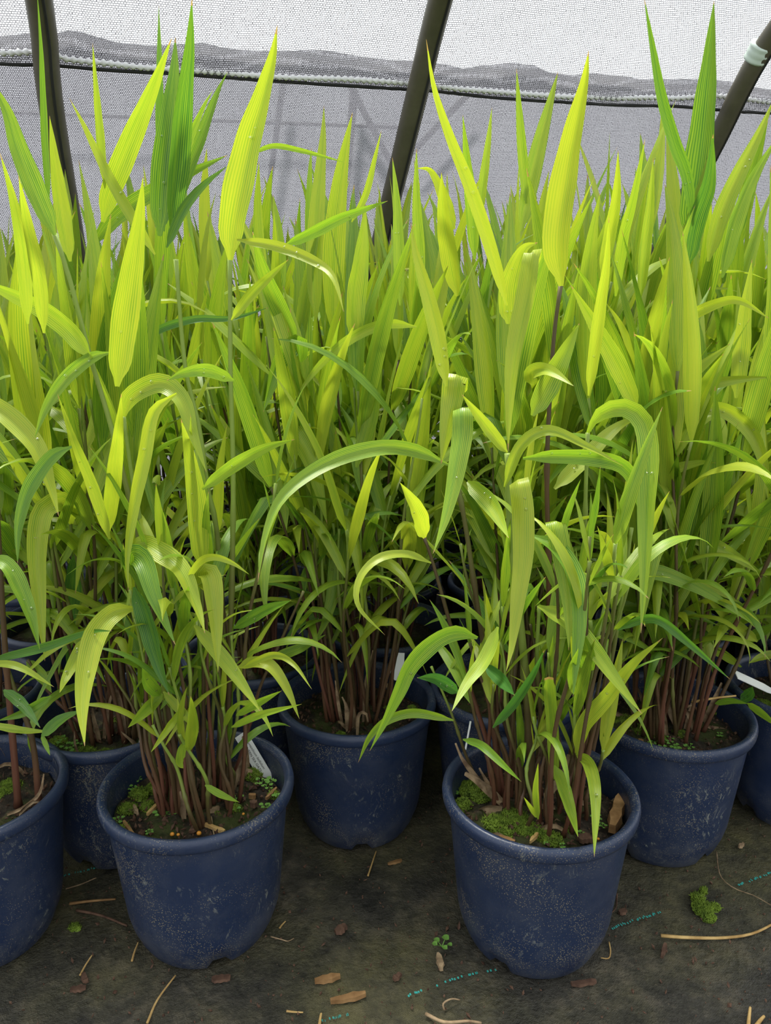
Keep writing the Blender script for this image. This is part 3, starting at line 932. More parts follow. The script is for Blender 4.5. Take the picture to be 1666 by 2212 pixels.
LEAVES_PX = [
 # crowns against the cloth
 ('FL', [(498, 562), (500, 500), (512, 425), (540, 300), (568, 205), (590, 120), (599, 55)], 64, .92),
 ('L2', [(355, 500), (350, 380), (345, 250), (344, 120), (343, 12)], 22, .35),  # this and the next two: shade of overlapping blades put into a greener colour
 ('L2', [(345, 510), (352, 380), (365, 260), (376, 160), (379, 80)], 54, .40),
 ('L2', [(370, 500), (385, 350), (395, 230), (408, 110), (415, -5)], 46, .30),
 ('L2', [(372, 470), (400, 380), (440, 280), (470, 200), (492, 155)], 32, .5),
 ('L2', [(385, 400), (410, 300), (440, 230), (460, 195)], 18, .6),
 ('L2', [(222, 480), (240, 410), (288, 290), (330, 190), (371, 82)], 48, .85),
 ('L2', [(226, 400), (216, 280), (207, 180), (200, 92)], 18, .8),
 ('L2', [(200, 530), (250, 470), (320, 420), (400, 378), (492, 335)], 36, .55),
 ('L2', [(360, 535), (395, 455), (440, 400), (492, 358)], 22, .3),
 ('L2', [(152, 565), (135, 450), (120, 350), (107, 250)], 34, .9),
 ('FL', [(118, 508), (80, 420), (40, 320), (15, 240), (-25, 165)], 46, .55),
 ('L2', [(106, 440), (97, 320), (92, 200), (88, 100), (80, -20)], 15, .4),
 ('L2', [(335, 550), (280, 460), (240, 390), (205, 320), (180, 268), (150, 212)], 25, .95),
 ('FL', [(253, 835), (268, 700), (288, 560), (302, 460), (309, 382)], 58, .9),
 ('B5', [(683, 690), (680, 560), (690, 400), (698, 300), (700, 228)], 38, .85),
 ('FL', [(545, 332), (590, 315), (650, 325), (746, 351)], 12, .6),
 ('MID', [(615, 530), (680, 500), (740, 470), (838, 434)], 26, .5),
 ('MID', [(760, 480), (790, 420), (810, 340), (824, 282)], 15, .85),
 ('FL', [(512, 518), (600, 533), (680, 565), (720, 600), (743, 674)], 24, .98),
 ('FR', [(1213, 618), (1203, 520), (1222, 380), (1243, 270), (1264, 175), (1272, 110)], 62, 1.0),
 ('FR', [(1095, 660), (1065, 550), (1018, 410), (970, 290), (938, 190), (921, 85)], 30, 1.0),
 ('B1', [(1126, 500), (1145, 400), (1172, 285), (1206, 155)], 38, .75),
 ('B1', [(1137, 440), (1130, 350), (1123, 260), (1116, 148)], 22, .7),
 ('R2', [(1490, 525), (1500, 430), (1517, 300), (1531, 160), (1543, 2)], 58, .40),
 ('R2', [(1495, 480), (1485, 385), (1458, 310), (1430, 210), (1410, 100), (1392, -5)], 27, .35),
 ('R2', [(1486, 575), (1503, 480), (1530, 400), (1541, 290)], 40, .25),
 ('RC', [(1530, 565), (1560, 460), (1600, 370), (1640, 290), (1672, 215)], 38, .85),
 ('RC', [(1560, 600), (1590, 480), (1630, 380), (1685, 290)], 32, .6),
 ('B1', [(988, 640), (970, 540), (958, 450), (954, 372)], 40, .98),
 ('B1', [(982, 495), (962, 430), (932, 370), (900, 363)], 26, 1.0),
 ('B1', [(1026, 560), (1020, 450), (1010, 350), (1000, 248)], 28, .6),
 ('B1', [(1035, 480), (1045, 390), (1055, 310), (1063, 232)], 20, .8),
 ('R2', [(1330, 640), (1345, 520), (1370, 420), (1394, 300)], 24, .75),
 ('R2', [(1300, 600), (1320, 500), (1333, 420), (1336, 325)], 28, .9),
 ('R2', [(1385, 640), (1395, 540), (1405, 450), (1412, 340)], 26, .8),
 ('MID', [(865, 660), (862, 540), (858, 440), (848, 340)], 26, .7),
 ('MID', [(910, 640), (905, 530), (900, 430), (900, 320)], 26, .7),
 ('B5', [(575, 700), (600, 600), (600, 500), (590, 420)], 36, .7),
 ('LC', [(60, 700), (50, 560), (30, 440), (0, 330)], 30, .85),
 ('LC', [(95, 720), (85, 600), (60, 480), (40, 380)], 32, .9),
 # middle
 ('FL', [(197, 775), (150, 715), (90, 668), (0, 625), (-60, 595)], 42, .75),
 ('FL', [(236, 762), (195, 775), (140, 820), (100, 880), (74, 948)], 30, .6),
 ('LC', [(-60, 850), (10, 892), (75, 960), (106, 1040), (127, 1115)], 46, .98),
 ('LC', [(155, 965), (110, 990), (62, 1060), (41, 1140), (38, 1218)], 32, .4),
 ('L2', [(148, 1090), (120, 1085), (90, 1112), (80, 1200), (88, 1320), (97, 1428)], 46, .92, (-.10, -.20)),
 ('FL', [(237, 1165), (200, 1050), (160, 950), (124, 850)], 25, .9),
 ('FL', [(232, 1155), (245, 1030), (255, 930), (262, 850)], 34, .95),
 ('FL', [(268, 900), (283, 856), (345, 828), (392, 862), (416, 935), (446, 1020)], 44, .85, (-.02, -.08)),
 ('FL', [(382, 850), (332, 890), (312, 985), (290, 1090), (275, 1200), (277, 1278)], 30, .92, (-.06, -.1)),
 ('FL', [(505, 822), (450, 800), (400, 805), (360, 822)], 30, .6),
 ('B5', [(643, 740), (607, 775), (590, 820), (569, 890)], 42, .5, (-.2, -.25)),
 ('FL', [(500, 692), (540, 640), (580, 600), (624, 560)], 24, .85),
 ('L2', [(285, 762), (340, 715), (420, 690), (500, 688), (582, 664)], 18, .2),
 ('MID', [(900, 706), (833, 700), (760, 730), (690, 790), (630, 872)], 24, .85),
 ('MID', [(765, 740), (770, 640), (780, 560), (790, 440)], 44, .8),
 ('MID', [(640, 740), (600, 660), (570, 590), (545, 500)], 40, .6),
 ('FR', [(968, 1004), (900, 975), (830, 967), (745, 985), (665, 1025), (605, 1080), (572, 1160), (557, 1258)], 36, .6, (.0, -.16)),
 ('MID', [(630, 925), (670, 990), (690, 1060), (707, 1132)], 42, .8),
 ('FL', [(437, 1057), (500, 1010), (570, 970), (637, 949)], 30, .65),
 ('FL', [(434, 1225), (427, 1100), (408, 980), (391, 905)], 46, .9, (-.02, -.03)),
 ('FR', [(965, 835), (945, 720), (920, 620), (897, 540), (888, 480)], 36, .95),
 ('FR', [(985, 812), (978, 862), (965, 930), (953, 1003)], 54, .95, (-.03, -.05)),
 ('FR', [(1000, 880), (998, 940), (985, 1020), (965, 1110), (936, 1196)], 46, .6, (-.04, -.08)),
 ('FR', [(1098, 700), (1105, 610), (1130, 540), (1162, 524)], 52, .9, (.0, -.02)),
 ('FR', [(1152, 540), (1135, 640), (1110, 760), (1100, 880), (1098, 975)], 42, .95, (-.02, -.05)),
 ('FR', [(1272, 855), (1285, 760), (1300, 650), (1312, 560), (1316, 468)], 28, .95),
 ('FR', [(1150, 898), (1180, 840), (1217, 768), (1252, 698)], 50, .72),
 ('FR', [(1150, 832), (1148, 805), (1185, 800), (1240, 834)], 32, .85),
 ('R2', [(1377, 885), (1335, 790), (1290, 710), (1233, 615)], 42, .85, (-.1, -.1)),
 ('R2', [(1391, 842), (1365, 760), (1340, 700), (1308, 652)], 20, .98),
 ('R2', [(1390, 885), (1400, 780), (1420, 670), (1447, 555)], 38, .95),
 ('R2', [(1396, 885), (1425, 760), (1452, 650), (1478, 535)], 26, .9),
 ('R2', [(1398, 885), (1465, 832), (1530, 780), (1578, 742)], 32, .9),
 ('R2', [(1420, 742), (1480, 690), (1550, 655), (1600, 650), (1662, 688)], 26, .95),
 ('R2', [(1425, 882), (1500, 840), (1580, 822), (1668, 814)], 28, .9),
 ('FR', [(1270, 935), (1293, 897), (1345, 879), (1388, 908), (1402, 980), (1396, 1100), (1392, 1240), (1385, 1368)], 46, .7, (.0, -.12)),
 ('FR', [(1090, 1052), (1125, 965), (1185, 930), (1270, 965), (1347, 1007)], 26, .85),
 ('FR', [(1130, 990), (1200, 985), (1290, 990), (1352, 1012), (1385, 1080), (1400, 1200)], 36, .55),
 ('R2', [(1198, 1056), (1260, 995), (1330, 925), (1387, 898)], 36, .9, (-.1, -.05)),
 ('FR', [(1120, 1036), (1129, 1100), (1130, 1200), (1118, 1300), (1106, 1395), (1094, 1450)], 50, 1.0, (-.06, -.1), .2),
 ('FR', [(1200, 1125), (1215, 1200), (1228, 1300), (1229, 1405)], 46, .75, (-.04, -.06)),
 ('FR', [(1150, 1157), (1200, 1180), (1240, 1240), (1251, 1330), (1238, 1505)], 40, .45, (-.03, -.1)),
 ('R2', [(1475, 886), (1560, 885), (1620, 930), (1650, 1000), (1660, 1085)], 34, .9),
 ('R2', [(1405, 1077), (1450, 1020), (1510, 1000), (1547, 1000)], 26, .85),
 ('RC', [(1500, 1056), (1580, 1055), (1640, 1100), (1685, 1155)], 28, .85),
 ('RC', [(1550, 1096), (1610, 1100), (1668, 1152)], 34, .75),
 ('FR', [(1010, 1040), (1060, 1090), (1099, 1162)], 40, .75),
 ('FR', [(918, 1162), (903, 1108), (864, 1042)], 36, .98),
 ('FR', [(1096, 978), (1050, 920), (998, 852)], 28, .9),
 ('MID', [(770, 1010), (800, 900), (815, 800), (830, 700)], 36, .7),
 ('R2', [(1590, 860), (1600, 760), (1610, 660), (1625, 560)], 36, .9),
 # low fronts
 ('FL', [(280, 1187), (310, 1176), (347, 1195), (392, 1232), (425, 1310), (443, 1368)], 46, .88, (-.02, -.08)),
 ('FL', [(283, 1198), (310, 1212), (335, 1290), (379, 1393)], 48, .45, (-.05, -.1)),
 ('FL', [(442, 1238), (456, 1250), (466, 1340), (471, 1453)], 46, .98, (-.04, -.07)),
 ('FL', [(405, 1252), (430, 1215), (460, 1203), (500, 1215), (539, 1241)], 17, .98),
 ('FL', [(292, 1314), (245, 1325), (207, 1370), (186, 1450), (178, 1530), (183, 1612)], 50, .98, (-.05, -.14), .1),
 ('FL', [(182, 1378), (160, 1430), (141, 1468), (129, 1497)], 26, .85, (-.04, -.06)),
 ('FL', [(420, 1350), (480, 1420), (521, 1475), (565, 1540)], 34, .88),
 ('FL', [(513, 1442), (550, 1430), (587, 1440), (621, 1490), (647, 1553)], 27, .98),
 ('FL', [(525, 1441), (590, 1415), (635, 1435), (674, 1489)], 16, .95),
 ('FL', [(290, 1268), (315, 1340), (340, 1430), (366, 1502)], 38, .2),
 ('FL', [(353, 1494), (400, 1545), (430, 1582)], 21, .85),
 ('FL', [(351, 1499), (315, 1535), (276, 1572)], 27, .65),
 ('FL', [(346, 1502), (322, 1477), (307, 1443)], 30, .5),
 ('FL', [(391, 1534), (365, 1570), (326, 1625)], 17, .85),
 ('FL', [(505, 1357), (570, 1320), (629, 1297)], 27, .35),
 ('FL', [(510, 1546), (555, 1520), (609, 1492)], 18, .6),
 ('FL', [(500, 1571), (560, 1545), (652, 1521)], 17, .7),
 ('B5', [(588, 1422), (650, 1400), (704, 1371)], 23, .5, (-.25, -.25)),
 ('MID', [(742, 1323), (700, 1320), (650, 1345), (608, 1392)], 23, .3),
 ('MID', [(736, 1140), (731, 1200), (718, 1290), (700, 1350), (676, 1393)], 42, .6),
 ('FR', [(932, 1216), (880, 1197), (820, 1205), (777, 1250), (775, 1310), (832, 1372)], 19, .9),
 ('LC', [(-20, 1205), (20, 1225), (60, 1310), (86, 1403)], 36, .5),
 ('LC', [(-20, 1426), (90, 1400), (190, 1366), (243, 1363)], 20, .2),
 ('L2', [(166, 1190), (156, 1290), (148, 1400), (144, 1442)], 36, .2),
 ('LC', [(-20, 1432), (40, 1440), (117, 1484)], 17, .9),
 ('LC', [(8, 1490), (45, 1520), (87, 1572)], 25, .2),
 ('LC', [(-30, 1564), (50, 1578), (109, 1580)], 17, .8),
 ('LC', [(90, 1590), (130, 1555), (177, 1534)], 24, .3),
 ('LC', [(90, 1587), (100, 1610), (108, 1632)], 11, .5),
 ('LC', [(110, 1504), (50, 1540), (-5, 1557)], 21, .4),
 ('L2', [(58, 1428), (95, 1465), (112, 1497)], 27, .6),
 ('FL', [(443, 1696), (475, 1715), (517, 1733)], 16, .6),
 ('FL', [(398, 1600), (390, 1640), (396, 1660)], 20, .7),
 ('FR', [(1032, 1378), (985, 1367), (935, 1390), (887, 1440), (860, 1500), (826, 1570), (799, 1622)], 38, .5, (-.02, -.02)),
 ('FR', [(980, 1556), (900, 1540), (842, 1553), (800, 1590), (774, 1647)], 21, .6, (.0, .05)),
 ('FR', [(1076, 1354), (1050, 1420), (1007, 1480), (976, 1537)], 31, .75),
 ('FR', [(1163, 1309), (1225, 1340), (1277, 1395), (1332, 1470), (1387, 1542)], 40, .8, (-.02, -.08)),
 ('FR', [(1245, 1627), (1262, 1565), (1310, 1508), (1366, 1436), (1432, 1378)], 36, .9, (-.03, -.06)),
 ('FR', [(1198, 1685), (1195, 1600), (1190, 1520), (1186, 1463)], 26, .65, (-.02, -.02), 0.1, None, True),
 ('FR', [(1245, 1627), (1272, 1652), (1286, 1720), (1284, 1852)], 29, .78, (-.03, -.13)),
 ('FR', [(1197, 1653), (1214, 1692), (1232, 1750), (1249, 1808)], 29, .65, (-.04, -.1)),
 ('FR', [(1163, 1770), (1157, 1712), (1163, 1648)], 15, .75, (-.06, -.06)),
 ('FR', [(1162, 1766), (1150, 1750), (1132, 1722)], 11, .8, (-.06, -.07)),
 ('FR', [(1000, 1597), (1040, 1610), (1085, 1650), (1127, 1689)], 19, .45),
 ('FR', [(990, 1496), (945, 1468), (901, 1464)], 29, .02),
 ('FR', [(1048, 1438), (1085, 1470), (1112, 1502)], 29, .05),
 ('FR', [(1065, 1572), (1110, 1520), (1150, 1460), (1177, 1403)], 21, .1),
 ('R2', [(1253, 1252), (1300, 1220), (1355, 1207)], 27, .75, (-.12, -.12)),
 ('R2', [(1253, 1272), (1330, 1245), (1410, 1235), (1490, 1262), (1560, 1300), (1624, 1347)], 36, .6, (-.08, -.12)),
 ('R2', [(1400, 1166), (1480, 1155), (1560, 1185), (1658, 1247)], 34, .8),
 ('R2', [(1298, 1305), (1390, 1310), (1480, 1325), (1553, 1351)], 31, .5),
 ('FR', [(1335, 1361), (1385, 1338), (1427, 1340), (1490, 1390), (1577, 1467)], 21, .2),
 ('RC', [(1602, 1441), (1545, 1405), (1490, 1410), (1402, 1441)], 21, .75),
 ('RC', [(1655, 1228), (1651, 1290), (1645, 1348)], 23, .7),
 ('R2', [(1637, 1386), (1585, 1345), (1517, 1283)], 25, .85),
 ('RC', [(1700, 1408), (1650, 1418), (1618, 1433)], 19, .8),
 ('R2', [(1545, 1520), (1580, 1514), (1617, 1520)], 14, .4),
 ('R2', [(1615, 1519), (1645, 1540), (1683, 1572)], 17, .6),
 ('R2', [(1600, 1513), (1620, 1500), (1626, 1483)], 24, .1),
 ('FR', [(1268, 1452), (1266, 1410), (1255, 1358)], 42, .5),
 ('RC', [(1612, 1384), (1640, 1370), (1685, 1345)], 24, .5),
 ('FR', [(1240, 1500), (1235, 1450), (1250, 1400)], 20, .6),
]
for a in LEAVES_PX:
    k, px, w, yel = a[:4]
    hero_leaf(k, px, w, yel, *a[4:])
# ------------------------------------------------------------------ what lies on the soil of the front pots
DR = random.Random(31)

def tuft_mesh(name, blobs, n, h, mat, seed):
    """moss: hundreds of short tapering shoots over low cushions; blobs = (x, y, z, radius, height)"""
    rr = random.Random(seed)
    V, F = [], []
    area = sum(b[3] ** 2 for b in blobs)
    for bx, by, bz, br, bh in blobs:
        # cushion
        n0 = len(V)
        V.append((bx, by, bz + bh))
        for i in range(1, 4):
            for k in range(10):
                a = 2 * PI * k / 10
                r = br * i / 3 * rr.uniform(0.85, 1.1)
                V.append((bx + r * math.cos(a), by + r * math.sin(a), bz + bh * (1 - (i / 3) ** 2) - (0.003 if i == 3 else 0)))
        for k in range(10):
            F.append((n0, n0 + 1 + k, n0 + 1 + (k + 1) % 10))
        for i in range(2):
            for k in range(10):
                a, b = n0 + 1 + i * 10 + k, n0 + 1 + i * 10 + (k + 1) % 10
                F.append((a, a + 10, b + 10, b))
        for _ in range(int(n * br * br / area)):
            a, r = rr.uniform(0, 6.28), br * math.sqrt(rr.random())
            x, y = bx + r * math.cos(a), by + r * math.sin(a)
            z = bz + bh * (1 - (r / br) ** 2) - 0.001
            hh = h * rr.uniform(0.5, 1.2)
            w = h * 0.28
            t = Vector((rr.gauss(0, 0.4), rr.gauss(0, 0.4), 1)) * hh
            m = len(V)
            a0 = rr.uniform(0, 6.28)
            for q in range(3):
                V.append((x + w * math.cos(a0 + q * 2.09), y + w * math.sin(a0 + q * 2.09), z + hh * 0.25))
            V += [(x + t.x, y + t.y, z + t.z), (x, y, z - 0.001)]
            F += [(m, m + 1, m + 3), (m + 1, m + 2, m + 3), (m + 2, m, m + 3), (m + 1, m, m + 4), (m + 2, m + 1, m + 4), (m, m + 2, m + 4)]
    return mesh(name, V, F, mat=mat)

def moss(key, spots, n=700, h=0.0045):
    e = PLANTS[key]
    blobs = []
    for x, y, rpx in spots:
        p = at_z(x, y, SOIL_Z + 0.003) - e.location
        blobs.append((p.x, p.y, SOIL_Z, rpx * (e.location.y * CP + 0.25) / FPX, 0.007))
    o = link('moss', tuft_mesh('moss', blobs, n, h, M['moss'], DR.randrange(999)), e)
    o['kind'] = 'stuff'
    o['label'] = 'bright green moss on the soil'

def seedling_mesh(seed):
    rr = random.Random(seed)
    V, F = [], []
    for i in range(rr.randrange(5, 8)):
        a = i * 2.4 + rr.uniform(-0.3, 0.3)
        L, r, z = rr.uniform(0.4, 1.0), rr.uniform(0.28, 0.46), rr.uniform(0.25, 0.75)
        c = Vector((L * math.cos(a), L * math.sin(a), z))
        n0 = len(V)
        V.append(c - Vector((0, 0, 0.08)))
        for k in range(10):
            b = 2 * PI * k / 10
            rk = r * (0.86 + 0.14 * (k % 2))
            V.append(c + Vector((rk * math.cos(b), rk * math.sin(b), 0.06 * math.sin(2 * b) + rr.uniform(-.03, .03))))
        for k in range(10): F.append((n0, n0 + 1 + k, n0 + 1 + (k + 1) % 10))
        # stalk
        n1 = len(V)
        d = Vector((-math.sin(a), math.cos(a), 0)) * 0.05
        V += [Vector((0, 0, 0)) - d, d, c + d, c - d]
        F.append((n1, n1 + 1, n1 + 2, n1 + 3))
    return mesh('seedling', V, F, mat=M['seedling'])
SEED = [seedling_mesh(i) for i in range(5)]

def seedling(key, x, y, rpx):
    e = PLANTS[key]
    o = link('weed_seedling', SEED[DR.randrange(5)], e)
    o.location = at_z(x, y, SOIL_Z + 0.003) - e.location
    s = rpx / FPX
    o.scale = (s, s, s)
    o.rotation_euler = (0, 0, DR.uniform(0, 6))
    o['label'] = 'tiny round-leaved green weed'

def crumbs(key, n, seed):
    """bark crumbs and grit on top of the soil"""
    rr = random.Random(seed)
    V, F = [], []
    for _ in range(n):
        a, r = rr.uniform(0, 6.28), 0.103 * math.sqrt(rr.random())
        s = rr.uniform(0.0012, 0.0042)
        c = Vector((r * math.cos(a), r * math.sin(a), SOIL_Z + 0.004 * (1 - (r / .107) ** 2) + s * 0.2))
        m = Euler((rr.uniform(0, 6), rr.uniform(0, 6), rr.uniform(0, 6))).to_matrix()
        n0 = len(V)
        q = (rr.uniform(0.6, 1.8), rr.uniform(0.5, 1), rr.uniform(0.4, 0.8))
        for d in ((1, 0, 0), (-1, 0, 0), (0, 1, 0), (0, -1, 0), (0, 0, 1), (0, 0, -1)):
            V.append(c + m @ Vector((d[0] * s * q[0], d[1] * s * q[1], d[2] * s * q[2])) * rr.uniform(0.8, 1.2))
        for f in ((0, 2, 4), (2, 1, 4), (1, 3, 4), (3, 0, 4), (2, 0, 5), (1, 2, 5), (3, 1, 5), (0, 3, 5)):
            F.append(tuple(n0 + i for i in f))
    o = link('soil_crumbs', mesh('soil_crumbs', V, F, mat=M['bark'], smooth=False), PLANTS[key])
    o['kind'] = 'stuff'

def dry_leaf(key, px, w, z0=None, dy=0.0):
    """withered brown sheath or blade at the foot of the stems"""
    e = PLANTS[key]
    b = at_z(px[0][0], px[0][1], SOIL_Z + 0.004)
    pts = [b] + [at_y(x, y, b.y + dy * (i + 1) + DR.uniform(-.006, .006)) for i, (x, y) in enumerate(px[1:])]
    P = spline(pts, 9)
    T = tangents(P)
    S, W = [], []
    tw = DR.uniform(-1.5, 1.5)
    for i, p in enumerate(P):
        s = T[i].cross((Vector((0, 0, CAM_H)) - p)).normalized()
        S.append(Matrix.Rotation(tw * i / 9, 3, T[i]) @ s)
        W.append(w / FPX * (0.45 + 0.55 * math.sin(PI * min(1, 0.15 + i / 9 * 0.9))))
    V, F, U = ribbon([p - e.location for p in P], W, S, 0.8, 4, 0.12, DR.randrange(999))
    o = link('dry_leaf', mesh('dry_leaf', V, F, U, M['dry']), e)

for k, n in (('FL', 420), ('FR', 320), ('LC', 250), ('L2', 250), ('MID', 300), ('R2', 320), ('RC', 200), ('LL', 120), ('B5', 120), ('B1', 120)):
    crumbs(k, n, hash(len(k)) % 7 + n)

moss('FL', [(300, 1712, 22), (275, 1745, 20), (335, 1698, 20), (370, 1690, 16), (320, 1740, 18), (265, 1790, 15), (545, 1670, 22), (510, 1745, 14), (590, 1715, 13), (470, 1762, 10)], 1500, .004)
moss('FR', [(1010, 1700, 26), (1040, 1715, 24), (1000, 1735, 20), (1070, 1775, 28), (1110, 1765, 32), (1140, 1790, 30), (1160, 1800, 22), (1190, 1810, 24), (1090, 1800, 20), (1230, 1790, 12)], 2600, .0045)
moss('R2', [(1350, 1555, 26), (1390, 1575, 22), (1420, 1590, 26), (1470, 1585, 20), (1320, 1545, 16), (1540, 1530, 18)], 1500, .004)
moss('L2', [(125, 1600, 20), (180, 1625, 26), (225, 1628, 20), (240, 1560, 18)], 1100, .004)
moss('LC', [(20, 1695, 26), (5, 1715, 22)], 700, .004)
moss('MID', [(735, 1588, 14), (840, 1530, 14), (890, 1530, 12)], 500, .0035)
moss('RC', [(1610, 1500, 20), (1650, 1520, 24)], 700, .0035)
for k, x, y, r in [('FL', 347, 1762, 13), ('FL', 372, 1757, 13), ('FL', 508, 1750, 14), ('FL', 512, 1725, 12), ('FL', 565, 1692, 13), ('FL', 583, 1690, 15), ('FL', 577, 1703, 12), ('FL', 575, 1745, 12), ('FL', 598, 1722, 11), ('FL', 258, 1775, 13), ('FL', 322, 1800, 9), ('FL', 288, 1705, 10), ('FL', 300, 1685, 9),
                   ('FR', 1180, 1822, 7), ('FR', 1215, 1830, 7), ('FR', 1290, 1770, 12), ('FR', 1300, 1785, 9), ('FR', 985, 1715, 8), ('FR', 1255, 1800, 9),
                   ('R2', 1435, 1612, 15), ('R2', 1460, 1618, 15), ('R2', 1490, 1615, 12), ('R2', 1445, 1600, 12), ('R2', 1410, 1608, 10), ('R2', 1500, 1632, 12), ('R2', 1480, 1632, 10), ('R2', 1315, 1575, 12), ('R2', 1555, 1590, 9),
                   ('L2', 120, 1620, 17), ('L2', 145, 1630, 18), ('L2', 155, 1612, 15), ('L2', 175, 1608, 13), ('L2', 130, 1600, 13),
                   ('MID', 900, 1490, 9), ('MID', 905, 1500, 8), ('RC', 1630, 1530, 12)]:
    seedling(k, x, y, r)

for k, px, w in [
 ('FL', [(340, 1690), (333, 1655), (335, 1640)], 10), ('FL', [(515, 1690), (535, 1665), (545, 1668)], 14), ('FL', [(470, 1700), (462, 1660), (450, 1635)], 12),
 ('FL', [(372, 1690), (350, 1672), (333, 1650)], 8), ('FL', [(420, 1720), (410, 1690), (405, 1660)], 9), ('FL', [(505, 1705), (515, 1670), (530, 1630)], 12),
 ('FL', [(398, 1770), (392, 1735), (388, 1710)], 13), ('FL', [(445, 1735), (455, 1700), (450, 1660)], 10), ('FL', [(535, 1660), (530, 1620), (525, 1590)], 14),
 ('FR', [(1090, 1740), (1065, 1715), (1030, 1685), (1005, 1670)], 20), ('FR', [(1085, 1750), (1050, 1748), (1020, 1765)], 20), ('FR', [(1130, 1725), (1100, 1730), (1080, 1738), (1045, 1755)], 16),
 ('FR', [(1100, 1720), (1085, 1690), (1105, 1680), (1125, 1700)], 16), ('FR', [(1070, 1735), (1050, 1690), (1035, 1660)], 14), ('FR', [(1060, 1720), (1030, 1680), (1000, 1640), (985, 1605)], 12),
 ('FR', [(1180, 1745), (1190, 1700), (1185, 1665)], 16), ('FR', [(1190, 1760), (1185, 1715), (1215, 1680), (1230, 1630)], 18), ('FR', [(1200, 1770), (1215, 1790), (1195, 1800)], 12),
 ('FR', [(1225, 1730), (1260, 1735), (1300, 1755), (1340, 1775)], 12), ('FR', [(1215, 1750), (1240, 1725), (1265, 1690)], 13), ('FR', [(1200, 1745), (1160, 1735), (1150, 1715)], 14),
 ('FR', [(1150, 1730), (1145, 1690), (1165, 1640), (1178, 1560), (1190, 1525)], 9), ('FR', [(1165, 1790), (1200, 1785), (1225, 1800)], 10), ('FR', [(1255, 1660), (1270, 1630), (1268, 1618)], 9), ('FR', [(1220, 1745), (1232, 1775), (1218, 1785)], 14),
 ('FR', [(1235, 1725), (1290, 1745), (1330, 1730), (1348, 1695)], 15), ('FR', [(1045, 1815), (1075, 1805), (1105, 1820)], 12),
 ('R2', [(1440, 1590), (1435, 1555), (1430, 1520)], 14), ('R2', [(1500, 1580), (1490, 1545), (1480, 1530), (1500, 1525)], 13), ('R2', [(1530, 1570), (1570, 1580), (1595, 1605)], 11), ('R2', [(1400, 1550), (1385, 1500), (1370, 1470)], 12),
 ('R2', [(1350, 1550), (1320, 1535), (1300, 1530)], 13), ('R2', [(1410, 1590), (1412, 1565), (1414, 1550)], 8), ('R2', [(1460, 1570), (1445, 1530), (1440, 1480)], 12), ('R2', [(1520, 1560), (1540, 1520), (1560, 1475)], 13), ('R2', [(1480, 1575), (1500, 1510), (1510, 1480)], 10),
 ('MID', [(752, 1580), (750, 1530), (740, 1505)], 14), ('MID', [(765, 1575), (762, 1530), (758, 1500)], 13), ('MID', [(772, 1590), (775, 1545), (790, 1540), (795, 1560)], 9), ('MID', [(740, 1570), (730, 1510), (725, 1470)], 9), ('MID', [(785, 1560), (790, 1470), (805, 1405)], 10),
 ('MID', [(850, 1510), (835, 1480), (820, 1465)], 12), ('MID', [(750, 1575), (738, 1563), (730, 1558)], 9),
 ('L2', [(270, 1600), (265, 1550), (255, 1500), (240, 1470)], 14), ('L2', [(285, 1590), (272, 1570), (262, 1575)], 14), ('L2', [(215, 1600), (205, 1560), (200, 1530)], 12), ('L2', [(295, 1610), (280, 1595), (262, 1580)], 10), ('L2', [(175, 1640), (162, 1610), (160, 1580)], 6), ('L2', [(255, 1635), (262, 1615), (270, 1600)], 5), ('L2', [(240, 1590), (230, 1530), (215, 1490)], 14), ('L2', [(225, 1595), (235, 1530), (250, 1480)], 12),
 ('LC', [(40, 1760), (60, 1740), (80, 1730), (100, 1752)], 8), ('LC', [(15, 1760), (50, 1745), (85, 1715), (95, 1672)], 8), ('LC', [(-10, 1660), (20, 1650), (50, 1670), (62, 1705)], 9), ('LC', [(20, 1640), (5, 1615), (-15, 1612)], 12),
]:
    dry_leaf(k, px, w)

# ------------------------------------------------------------------ loose chips, pellets, straw: things of their own
def chip(name, label, cat, a, b, wpx, z, mat, thick=0.004, group=None):
    pa, pb = at_z(*a, z), at_z(*b, z)
    c = (pa + pb) / 2
    d = (pb - pa); L = d.length; d.normalize()
    s = Vector((-d.y, d.x, 0))
    w = wpx / FPX * 0.62
    rr = random.Random(int(a[0] * 7 + a[1]))
    n = 6
    V, F = [], []
    for i in range(n + 1):
        t = i / n
        env = 0.22 + 0.78 * math.sin(PI * (0.06 + 0.86 * t)) ** 0.7
        l = w * env * rr.uniform(0.6, 1.15)
        r = w * env * rr.uniform(0.6, 1.15)
        o = d * (L * (t - 0.5))
        zz = rr.uniform(-.0005, .0005)
        V += [o + s * l, o + s * l * 0.8 + Vector((0, 0, thick + zz)), o - s * r * 0.8 + Vector((0, 0, thick + zz)), o - s * r]
    for i in range(n):
        for k in range(4):
            p, q = i * 4 + k, i * 4 + (k + 1) % 4
            F.append((p, q, q + 4, p + 4))
    F += [(3, 2, 1, 0), (n * 4, n * 4 + 1, n * 4 + 2, n * 4 + 3)]
    o = link(name, mesh(name, V, F, mat=mat, smooth=False))
    o.location = (c.x, c.y, z)
    tag(o, label, cat, group)
    return o

def straw(name, label, cat, px, r, z, mat, group=None, lift=0.0):
    P = [at_z(x, y, z + r + lift * math.sin(PI * i / (len(px) - 1))) for i, (x, y) in enumerate(px)]
    c = P[0].copy(); c.z = z
    P = [p - c for p in spline(P, 14)]
    V, F, U = tube_data(P, [r * (1 - 0.35 * i / 14) for i in range(15)], 6)
    o = link(name, mesh(name, V, F, U, mat))
    o.location = c
    tag(o, label, cat, group)
    return o

